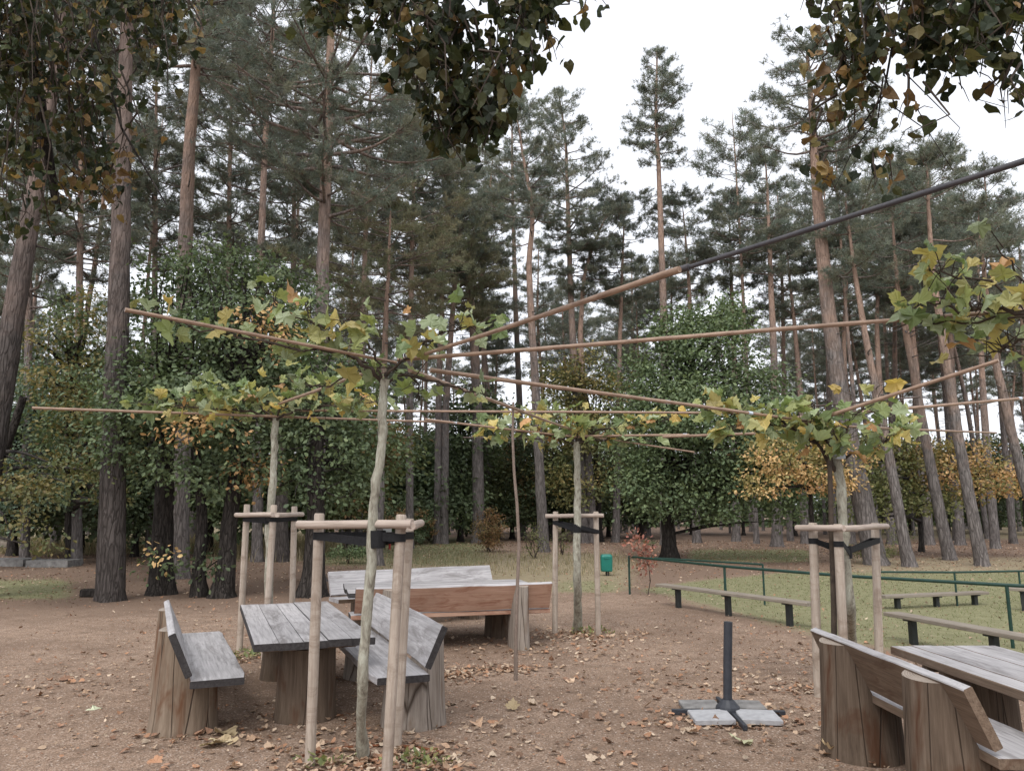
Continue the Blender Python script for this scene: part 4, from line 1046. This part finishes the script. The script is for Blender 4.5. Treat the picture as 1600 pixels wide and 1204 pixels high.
# middle
px_pine([(684, 830), (686, 640), (694, 420), (704, 260)], 13, 210, 470, 70, 'left one of two twin trunks behind the nearest tree', Y=44)
px_pine([(694, 832), (696, 640), (712, 430), (730, 240)], 14, 190, 440, 70, 'right one of two twin trunks behind the nearest tree', Y=44)
px_pine([(764, 842), (758, 620), (752, 440), (762, 320), (770, 240)], 13, 210, 470, 65, 'slim pine just right of the bent pine')
px_pine([(778, 800), (766, 640), (756, 520), (750, 400)], 9, 330, 560, 50, 'thin leaning trunk in the dark middle of the wood', Y=52)
px_pine([(816, 838), (812, 640), (806, 480), (801, 300), (800, 150)], 12, 120, 360, 68, 'straight slender pine behind the upright stick')
px_pine([(850, 862), (838, 640), (829, 500), (824, 410), (832, 345), (829, 310), (815, 240), (806, 180)], 17, 160, 400, 65, 'pine with an S shaped trunk left of the far middle tree')
px_pine([(914, 848), (902, 640), (893, 500), (887, 330), (884, 220), (872, 140)], 15, 128, 440, 78, 'tall pine with pale trunk directly above the far middle tree')
px_pine([(928, 848), (914, 640), (906, 520), (912, 430), (932, 370), (952, 330)], 15, 290, 470, 62, 'forked red pine right behind the far middle tree')
px_pine([(1040, 840), (1038, 560), (1034, 400), (1029, 280), (1024, 180), (1026, 74)], 17, 70, 265, 46, 'tallest slim pine standing alone against the white sky', Y=42, nd=16, dens=1.3)
px_pine([(962, 838), (966, 600), (970, 450), (975, 330)], 12, 240, 480, 70, 'pine with red limbs left of the tallest pine', Y=46)
px_pine([(1088, 838), (1082, 600), (1076, 440), (1066, 320)], 13, 262, 470, 60, 'round topped pine right of the tallest pine', Y=45)
px_pine([(1150, 838), (1148, 600), (1142, 450), (1138, 330)], 13, 275, 520, 62, 'dark pine behind the green oak at its right', Y=47)
px_pine([(1214, 856), (1212, 640), (1206, 480), (1200, 330), (1196, 250)], 16, 220, 450, 62, 'pine at right of the green oak with a flat crown', Y=40)
px_pine([(1258, 852), (1252, 640), (1240, 500), (1228, 380)], 13, 300, 500, 60, 'slim pine left of the thick leaning pine', Y=44)
# right
px_pine([(1370, 882), (1345, 770), (1316, 640), (1293, 480), (1281, 350), (1273, 230), (1262, 70)], 33, 55, 262, 98, 'thick tall pine leaning left above the right hand tree', nd=12, dens=1.3, sides=18)
px_pine([(1421, 885), (1392, 720), (1362, 570), (1336, 420), (1322, 300)], 17, 235, 440, 80, 'leaning pine right next to the thick tall pine', side=(.3, 0))
px_pine([(1484, 866), (1446, 690), (1424, 570), (1402, 450), (1392, 330)], 18, 255, 470, 75, 'leaning pine with crooked upper trunk in right half', Y=29)
px_pine([(1536, 884), (1504, 720), (1478, 560), (1458, 430), (1452, 330), (1448, 250)], 19, 195, 430, 80, 'long leaning pine at right with pale pinkish trunk')
px_pine([(1640, 880), (1592, 720), (1556, 560), (1538, 420), (1530, 330)], 18, 262, 480, 70, 'leaning pine at right edge behind the edge leaves')
px_pine([(1500, 848), (1490, 650), (1482, 480), (1476, 350)], 13, 290, 520, 60, 'thin grey pine trunk between two leaning pines at right', Y=42)
px_pine([(1452, 850), (1440, 680), (1425, 500), (1420, 370)], 14, 300, 520, 60, 'thin pine behind the orange trees', Y=42)
px_pine([(1394, 850), (1378, 680), (1370, 500), (1376, 370)], 14, 250, 470, 62, 'thin upright pine seen beside the thick tall pine', Y=43)
px_pine([(1556, 862), (1540, 680), (1530, 500), (1525, 370)], 14, 300, 540, 60, 'thin pine near right edge above the orange trees', Y=38)
px_pine([(1610, 850), (1604, 650), (1596, 480), (1592, 380)], 14, 310, 560, 70, 'pine cut by the right edge', Y=40)
px_pine([(1330, 852), (1322, 680), (1318, 520), (1326, 400)], 13, 290, 520, 60, 'thin pine right behind the thick tall pine', Y=43)

# woods behind: copies
protos = []
for k in range(7):
    H = rng.uniform(20, 25); ln = rng.normal(0, .7, 2)
    path = [np.array([0, 0, -.1]), np.array([ln[0] * .3, ln[1] * .3, H * .35]), np.array([ln[0] + rng.normal(0, .3), ln[1], H * .7]), np.array([ln[0] * .8, ln[1] * 1.2, H])]
    protos.append(make_pine(np.zeros(3), path, rng.uniform(.14, .21), H * .60, H, rng.uniform(2.0, 2.9), 'slender pine standing deep in the wood', 'pines deep in the wood', lo=True, tuft=.32, dens=.95, nd=8, sides=8))
used = set()
def place_bg(x, Y, sc_=1.0):
    k = int(rng.integers(0, len(protos))); pos = P(x, 800, Y); pos[2] = 0
    if k not in used:
        used.add(k); o = protos[k]; o.location = tuple(pos); o.rotation_euler = (0, 0, rng.uniform(0, 6.28)); o.scale = (sc_,) * 3; return
    copy_thing(protos[k], pos, rng.uniform(0, 6.28), sc_)
for k in range(100):
    place_bg(rng.uniform(-140, 1760) if k % 3 else rng.uniform(850, 1760), rng.uniform(52, 88), rng.uniform(.75, 1.05))
for x, Y in ((90, 36), (200, 42), (20, 40), (-60, 34), (540, 48), (300, 44), (420, 46), (665, 52), (1300, 52), (1400, 54), (1540, 52), (1180, 44), (1232, 48), (1346, 42), (1405, 46), (1446, 44), (1492, 48), (1578, 44)):
    place_bg(x, Y, rng.uniform(1.0, 1.15))

# ------------------------------------------------------------------ broadleaf trees
GREEN = np.array([(.105, .142, .07), (.12, .16, .078), (.095, .132, .074), (.142, .172, .084), (.115, .15, .085)])
ORANGE = np.array([(.60, .37, .18), (.64, .43, .21), (.54, .32, .16), (.56, .40, .19)])
YELLOW = np.array([(.30, .25, .10), (.23, .215, .085), (.34, .26, .11), (.19, .19, .08)])
OLIVE = np.array([(.14, .165, .07), (.18, .19, .075), (.13, .155, .07), (.20, .185, .085)])
BROWN = np.array([(.22, .12, .06), (.28, .17, .08), (.17, .11, .05), (.16, .14, .06)])
def broadleaf(o0, trunks, lobes, label, cat='tree', kind='oak_tree', leaf=.11, pal=GREEN, alt=ORANGE, palt=.06, dens=1.0, group=None, bark='oak_bark', tmpl=OAK, clump=.42):
    """trunks: (points world, radius); lobes: (centre world, rx, ry(depth), rz)"""
    o0 = np.array([o0[0], o0[1], 0.0]); t = thing(kind, o0, label, cat, group)
    q = MB(); heads = []
    for pts, r in trunks:
        n_ = 25; p = smooth_path(pts, 22); p[2:, :2] += np.cumsum(rng.normal(0, .01, (20, 2)), 0)
        p = np.concatenate([p[:1], p[:1] + (p[1] - p[0]) * np.array([[.3], [.5], [.75]]), p[1:]])
        rr = np.interp(np.arange(n_), [0, 4, n_ - 1], [1, .95, .5]) * r; rr *= 1 + .4 * np.exp(-np.maximum(p[:, 2], 0) / .3)
        q.tube(p - o0, buttress(rr, p[:, 2], 18), 18, caps=False, lump=.03); heads.append((p[-1], p[n_ // 2], p))
    lf = MB()
    for (c, rx, ry, rz) in lobes:
        c = np.asarray(c, float); vol = (rx * ry * rz) ** (2 / 3)
        nc = max(4, int(15 * dens * vol / clump ** 1.5 * .8))
        d = rand_dirs(nc); rad = rng.uniform(.35, 1.0, nc) ** .7 * (1 + .35 * np.maximum(0, rng.normal(0, .6, nc)))
        hasalt = rng.uniform() < palt * 4; ac = c + rand_dirs(1)[0] * np.array([rx, ry, rz]) * .95
        cc = c + d * rad[:, None] * np.array([rx, ry, rz])
        cc[:, 2] = np.maximum(cc[:, 2], .35)
        hd = min(heads, key=lambda h: np.linalg.norm(h[0] - c))
        pth = hd[2]
        for k in range(nc):
            if k % 4 == 0:
                cand = pth[pth[:, 2] < cc[k, 2] + .6]
                b0 = cand[-1] if len(cand) else pth[0]
                if len(cand) > 3: b0 = cand[-1 - int(rng.integers(0, min(4, len(cand) - 1)))]
                m_ = (b0 + cc[k]) / 2 + rng.normal(0, .2, 3) + np.array([0, 0, .15])
                ln = np.linalg.norm(cc[k] - b0)
                q.tube(smooth_path([b0, m_, cc[k]], 6) - o0, np.linspace(.012 + .011 * ln, .008, 6), 5, caps=False)
            n = int(rng.integers(14, 44))
            off = rng.normal(0, 1, (n, 3)) * clump * np.array([.55, .55, .30])
            pos = cc[k] + off; pos[:, 2] = np.maximum(pos[:, 2], .1)
            pl = alt if ((hasalt and np.linalg.norm(cc[k] - ac) < clump * 2.1 and rng.uniform() < .75) or (palt >= .25 and rng.uniform() < palt)) else pal
            base = pl[rng.integers(0, len(pl))]
            col = np.clip((base * .6 + .4 * pl[rng.integers(0, len(pl), n)]) * (1 + rng.normal(0, .16, (n, 1))), .01, .7)
            yd = off + rng.normal(0, .2, (n, 3)) + np.array([0, 0, -.12])
            nr = (cc[k] - c) / np.array([rx, ry, rz]) * .75 + np.column_stack([rng.normal(0, .5, n), rng.normal(0, .5, n), np.full(n, .75) + rng.normal(0, .3, n)])
            lf.inst(tmpl[0], tmpl[1], pos - o0, yd, nr, rng.uniform(.7, 1.25, n) * leaf, col, curl=.2)
    q.build('trunk', [M[bark]], t); lf.build('crown', [M['leaf']], t)
    return t
def lobe(x, y, rx, ry, Y, dep=None):
    a, b = W(rx, Y), W(ry, Y); return (P(x, y, Y), a, dep if dep else (a + b) / 2, b)
def trunkpx(pts, w):
    b = G(*pts[0]); p = [P(x, y, b[1]) for x, y in pts]; p[0][2] = -.1; return (p, W(w, b[1]) / 2)
def oak(tr, lobes, label, **k):
    b = G(*tr[0][0][0]); return broadleaf(b, [trunkpx(*x) for x in tr], [lobe(*l) for l in lobes], label, **k)
oak([([(252, 928), (258, 800), (262, 700), (270, 580)], 36)], [(240, 600, 85, 80, 16.5), (290, 470, 95, 75, 17), (225, 680, 65, 65, 15.6), (300, 560, 70, 90, 15.8), (270, 730, 55, 22, 15.6), (200, 640, 50, 60, 15.5), (262, 870, 18, 20, 16)], 'dark green oak with thick black trunk next to the big straight pine', palt=.05, dens=1.3)
oak([([(311, 932), (318, 820), (312, 740), (300, 650)], 21)], [(320, 745, 40, 28, 15.8), (330, 660, 55, 60, 15.4), (326, 880, 16, 30, 16.2)], 'thinner brown stemmed oak between two darker oaks', palt=.10)
oak([([(347, 933), (356, 820), (372, 700), (380, 560)], 29)], [(390, 540, 90, 90, 16.8), (380, 670, 70, 65, 15.8), (340, 430, 90, 50, 17.5), (440, 620, 70, 80, 16.4), (400, 735, 50, 25, 16), (440, 470, 75, 70, 18)], 'dark green oak at right of the oak clump', palt=.04, dens=1.35)
oak([([(488, 932), (492, 820), (494, 700), (500, 600)], 34)], [(500, 690, 70, 90, 16.5), (560, 640, 65, 60, 17), (480, 590, 70, 70, 17), (590, 720, 50, 60, 17.5), (530, 760, 60, 40, 17), (440, 740, 40, 50, 16.8), (540, 580, 60, 40, 17.5)], 'dark oak with slanted trunk behind the left stake frame', palt=.04)
oak([([(-60, 925), (-40, 800), (0, 700), (30, 620)], 22)], [(70, 765, 80, 24, 14.6), (0, 775, 60, 30, 14.2), (110, 735, 50, 20, 15), (30, 815, 50, 12, 14.2), (60, 845, 35, 9, 14.4), (20, 740, 60, 16, 14.8)], 'yellowing oak bough drooping low at left edge', pal=YELLOW * .62, alt=OLIVE * .7, palt=.3, leaf=.09, dens=.75, clump=.34)
oak([([(112, 880), (110, 760), (112, 680), (115, 580)], 16)], [(110, 560, 65, 85, 20), (90, 650, 60, 60, 20), (130, 690, 55, 60, 19), (130, 480, 45, 40, 20.5), (160, 740, 45, 50, 19)], 'ochre and green oak behind the big straight pine', pal=YELLOW * .75, alt=GREEN, palt=.3)
oak([([(20, 868), (22, 760), (25, 680)], 14)], [(20, 690, 60, 70, 25), (40, 620, 50, 50, 25), (70, 770, 70, 40, 25), (-20, 770, 60, 60, 24)], 'blue green bushy tree at left edge beyond the bough', pal=GREEN * np.array([1.1, 1.15, 1.5]), palt=.0)
oak([([(1046, 872), (1044, 780), (1048, 700), (1070, 600)], 23)], [(1110, 545, 75, 60, 29), (1020, 590, 50, 55, 29), (1180, 620, 60, 50, 29), (1080, 650, 95, 60, 28), (1000, 680, 50, 55, 28.5), (1140, 700, 75, 50, 28.5), (1010, 760, 55, 45, 28.5), (1110, 770, 70, 40, 28.5), (1200, 700, 50, 55, 29), (1060, 520, 45, 45, 29), (1215, 770, 50, 40, 29), (1130, 495, 40, 30, 29.5)], 'large rounded dark green oak right of centre', leaf=.15, palt=.0, clump=.55, pal=GREEN * 1.3, dens=1.7)
oak([([(936, 846), (934, 760), (930, 650)], 12)], [(920, 590, 50, 40, 44), (945, 640, 50, 50, 44), (880, 650, 45, 60, 45), (900, 730, 60, 60, 45), (860, 590, 30, 30, 45)], 'yellow green tree between the far middle trunks', pal=OLIVE, alt=YELLOW, palt=.3, leaf=.2, clump=.7)
oak([([(1272, 880), (1270, 800), (1262, 730)], 9)], [(1210, 715, 55, 11, 25), (1185, 768, 45, 8, 25), (1250, 735, 60, 11, 25.5), (1290, 755, 50, 22, 26), (1215, 692, 55, 9, 25.5), (1310, 715, 60, 24, 26.5), (1180, 742, 40, 7, 25)], 'small orange tree with layered branches right of the green oak', kind='maple_tree', pal=ORANGE, alt=YELLOW, palt=.25, leaf=.12, clump=.36, dens=1.0)
oak([([(1440, 862), (1438, 790), (1432, 730)], 8)], [(1400, 740, 60, 40, 31), (1360, 790, 45, 30, 31), (1450, 780, 45, 30, 31), (1400, 700, 40, 25, 31), (1345, 700, 35, 30, 31)], 'olive green young tree between leaning pine trunks', kind='maple_tree', pal=OLIVE * 1.1, alt=YELLOW, palt=.2, leaf=.15, clump=.5, dens=.9)
oak([([(1530, 868), (1526, 800), (1520, 740)], 9)], [(1510, 705, 40, 25, 30), (1550, 745, 55, 30, 30), (1480, 730, 40, 35, 30.5), (1450, 715, 30, 25, 31), (1600, 750, 45, 25, 30), (1520, 770, 40, 15, 30)], 'orange maple at right edge behind the leaning pines', kind='maple_tree', pal=ORANGE * .95, alt=YELLOW, palt=.4, leaf=.13, clump=.42, dens=.75)
# shrubs
def shrub(x, y, rx, ry, label, pal, Y=None, leaf=.07, kind='shrub', dens=1.3, alt=None, palt=0, stems=3):
    b = G(x, y); Y = b[1]; h = W(ry, Y) * 2
    tr = [([b + np.array([rng.normal(0, .05), rng.normal(0, .05), -.05]), b + np.array([rng.normal(0, .2 * h), rng.normal(0, .1), h * .5]), b + np.array([rng.normal(0, .3 * h), 0, h * .85])], .012 + .008 * h) for _ in range(stems)]
    return broadleaf(b, tr, [(b + np.array([0, 0, h * .5]), W(rx, Y), W(rx, Y), h * .5)], label, 'shrub', kind, leaf, pal, alt if alt is not None else pal, palt, dens, None, 'twig', RHO, .24)
shrub(766, 862, 22, 32, 'copper brown leafy shrub wrapped around a pine foot', BROWN, leaf=.1)
shrub(728, 838, 22, 40, 'green shrub left of the copper brown shrub', GREEN * 1.2, leaf=.12)
shrub(836, 872, 20, 24, 'sparse low bush left of the far middle stakes', OLIVE, dens=.6)
shrub(880, 866, 14, 18, 'small bush between the far middle stakes', OLIVE, dens=.6)
shrub(1020, 858, 10, 8, 'tiny green bush behind the litter bin', GREEN * 1.3, dens=.6)
shrub(1362, 880, 38, 16, 'low green bush at foot of the thick tall pine', OLIVE, dens=.8)
shrub(1316, 836, 16, 26, 'pale leaved bush behind right hand stakes', OLIVE * 1.3, dens=.6)
shrub(1410, 858, 18, 18, 'grey green bush right of thick tall pine', OLIVE * 1.2, dens=.6)
shrub(620, 850, 55, 30, 'dark thicket bush behind the nearest stakes', GREEN, leaf=.13, alt=BROWN, palt=.3)
shrub(545, 880, 30, 14, 'low grassy green bush beyond the far bench', GREEN * 1.5, leaf=.09)
shrub(668, 845, 30, 22, 'brownish thicket bush left of the twin trunks', BROWN * .8, leaf=.1)
# copper sapling
b = G(1012, 930); Y = b[1]
t = thing('beech_sapling', (b[0], b[1], 0), 'thin sapling with copper red leaves beside the green railing', 'sapling')
st = np.array([P(x, y, Y) for x, y in ((1012, 932), (1016, 908), (1014, 885), (1004, 862), (990, 838))]); q = MB(); q.tube(st - b, [.012, .011, .009, .007, .004], 6); q.build('stem', [M['twig']], t)
q = MB(); n = 260; s_ = rng.uniform(1.9, 4.0, n); i0 = np.minimum(s_.astype(int), 3); an = st[i0] * (1 - (s_ - i0)[:, None]) + st[i0 + 1] * (s_ - i0)[:, None]
pos = an + rng.normal(0, .10, (n, 3)); q.inst(RHO[0], RHO[1], pos - b, pos - an + rng.normal(0, .03, (n, 3)), rng.normal(0, 1, (n, 3)) + np.array([0, 0, .7]), rng.uniform(.06, .11, n), leaf_cols(n, np.array([(.30, .13, .10), (.38, .18, .13), (.24, .10, .08)]), .2), curl=.2)
q.build('crown', [M['leaf']], t)
# weeds at the feet of young trees
for x, y, r, n, lab in ((395, 1025, .34, 150, 'low green weeds at foot of the left stake frame'), (655, 1196, .20, 70, 'green weeds right of the nearest tree foot'), (500, 1200, .14, 26, 'green weeds left of the nearest tree foot'), (925, 990, .3, 90, 'small weeds at foot of the far middle tree')):
    c = G(x, y); q = MB(); pos = np.column_stack([rng.normal(0, r / 1.5, (n, 2)) * np.array([1, .6]), rng.uniform(.01, .08, n)])
    q.inst(RHO[0], RHO[1], pos, rng.normal(0, 1, (n, 3)) + np.array([0, 0, .5]), np.column_stack([rng.normal(0, .4, (n, 2)), np.ones(n)]), rng.uniform(.03, .07, n), leaf_cols(n, OLIVE * 1.3, .2), curl=.2)
    tag(q.build('weeds', [M['leaf']], None, c), lab, None, None, 'stuff')

# understorey copies deep in the wood
uprotos = []
for k in range(4):
    pal = [GREEN * .8, GREEN * .9, OLIVE * .8, GREEN * .7][k]
    lob = [(np.array([rng.normal(0, 1.2), rng.normal(0, 1.0), rng.uniform(1.6, 7.0)]), rng.uniform(1.3, 2.2), rng.uniform(1.3, 2.0), rng.uniform(1.0, 1.6)) for _ in range(8)]
    uprotos.append(broadleaf(np.zeros(3), [([np.array([0, 0, -.1]), np.array([.1, 0, 2.5]), np.array([.2, .1, 6])], .14)], lob, 'dark leafy tree filling the shade between pine trunks', 'tree', 'understorey_tree', .24, pal, BROWN, .08, .8, 'leafy trees in the shade of the wood', 'oak_bark', RHO, .75))
spots = [(75, 40), (25, 44), (150, 44), (215, 31), (330, 33), (430, 30), (545, 33), (130, 34), (640, 50), (720, 47), (800, 52), (860, 49), (700, 62), (780, 66), (950, 56), (1000, 52), (1240, 58), (1330, 64), (1420, 62), (1520, 66), (1600, 60), (560, 48), (480, 56), (380, 60), (310, 64), (240, 78), (880, 66), (1080, 62), (1160, 60), (620, 66), (170, 84), (1480, 74), (1560, 78), (1380, 76), (60, 84), (-60, 80), (1700, 66)]
for k, (x, Y) in enumerate(spots):
    pos = P(x, 800, Y); pos[2] = 0; s_ = rng.uniform(.85, 1.2)
    o = uprotos[k % 4]
    if k < 4: o.location = tuple(pos); o.rotation_euler = (0, 0, rng.uniform(0, 6)); o.scale = (s_,) * 3
    else: copy_thing(o, pos, rng.uniform(0, 6.28), s_)

# far wood: one mass
fw = MB(); nc = 6800
cx = rng.uniform(-130, 150, nc); cy = 92 + rng.uniform(0, 24, nc); cz = rng.uniform(0, 1, nc) ** 1.4 * 10
for k in range(nc):
    n = 10; off = rng.normal(0, .7, (n, 3)); pos = np.array([cx[k], cy[k], cz[k]]) + off; pos[:, 2] = np.maximum(pos[:, 2], .1)
    fw.inst(RHO[0], RHO[1], pos, off, np.column_stack([rng.normal(0, .6, (n, 2)), np.ones(n)]), rng.uniform(.6, 1.0, n), leaf_cols(n, GREEN, .2))
tag(fw.build('far_wood', [M['leaf']]), 'dark undergrowth of the far wood closing the view between trunks', None, None, 'stuff')

# left side bits ----------------------------------------------------------------
def slab(x, y, w, d, h, label, rz=0, mat='old_slab', z=0):
    c = G(x, y); q = MB(); wavy_board(q, -w / 2, w / 2, -d / 2, d / 2, h, (0, 0, 0, 0), .02); o = q.build('stone_slab', [M[mat]], None, (c[0], c[1] + d / 2, z), rz); tag(o, label, 'slab')
slab(72, 886, 1.35, .9, .22, 'flat weathered grey slab lying on the ground at far left', .04)
slab(0, 885, 1.5, .9, .24, 'second weathered slab at left edge beside the flat one', -.05)
c = G(-6, 866); q = MB(); q.box((0, 0, .42), (1.0, .3, .24), None, None, 0, .02); q.box((0, 0, .62), (.7, .26, .2), roty(.5), None, 0, .02); tag(q.build('timber_block', [M['board_old']], None, (c[0], c[1], 0)), 'old grey timber block stacked at left edge behind slabs', 'timber')
c = G(140, 932); q = MB(); q.box((0, 0, .08), (.36, .2, .17), None, None, 0, .03); tag(q.build('wood_block', [M['oak_bark']], None, (c[0], c[1], 0)), 'short dark wood block left of the big straight pine', 'block')
b = G(108, 866); q = MB(); q.tube([(0, 0, -.1), (.02, 0, 1.0), (.06, 0, 2.0)], [.12, .115, .11], 12, lump=.02); tag(q.build('fence_post', [M['oak_bark']], None, (b[0], b[1], 0)), 'dark round fence post in the dry grass at left', 'post')
b = G(214, 858); q = MB(); q.tube([(0, 0, -.1), (0, 0, 1.8)], [.09, .085], 10, lump=.02); tag(q.build('fence_post', [M['oak_bark']], None, (b[0], b[1], 0)), 'second fence post half hidden behind the big straight pine', 'post')
b = G(602, 858); t = thing('notice_board', (b[0], b[1], 0), 'small white board on a red post far behind the nearest tree', 'sign')
q = MB(); q.box((0, 0, .75), (.55, .04, .75), None, None, 0, .01); q.build('panel', [M['white_paint']], t)
q = MB(); q.tube([(.2, .04, -.1), (.2, .04, .9)], .05, 8); q.build('post', [M['red_paint']], t)

# ------------------------------------------------------------------ light
SUN_EL, SUN_AZ = math.radians(52), math.radians(200)
w = bpy.data.worlds.new('World'); sc.world = w; w.use_nodes = True
n = w.node_tree; n.nodes.clear()
out = N(n, 'ShaderNodeOutputWorld'); bg = N(n, 'ShaderNodeBackground')
sky = N(n, 'ShaderNodeTexSky', sky_type='NISHITA'); sky.sun_disc = False; sky.sun_elevation = SUN_EL; sky.sun_rotation = SUN_AZ
sky.dust_density = 4.0; sky.air_density = 1.0; sky.ozone_density = 1.0
hs = N(n, 'ShaderNodeHueSaturation'); hs.inputs['Saturation'].default_value = .22
L(n, sky.outputs[0], hs.inputs['Color'])
cl = mix(n, .55, hs.outputs[0], (7.2, 7.4, 8.0))       # closed cloud cover evens the sky out
L(n, cl, bg.inputs['Color']); bg.inputs['Strength'].default_value = .12
L(n, bg.outputs[0], out.inputs['Surface'])
sd = bpy.data.lights.new('sun', 'SUN'); sd.energy = .8; sd.angle = math.radians(25); sd.color = (1, .96, .9)
so = bpy.data.objects.new('sun', sd); COL.objects.link(so)
dirv = Vector((math.sin(SUN_AZ) * math.cos(SUN_EL), math.cos(SUN_AZ) * math.cos(SUN_EL), math.sin(SUN_EL)))
so.rotation_euler = dirv.to_track_quat('Z', 'Y').to_euler()
sc.view_settings.view_transform = 'Standard'; sc.view_settings.look = 'None'
sc.view_settings.exposure = .92; sc.view_settings.gamma = 1
sc.cycles.max_bounces = 6; sc.cycles.diffuse_bounces = 3; sc.cycles.transparent_max_bounces = 4
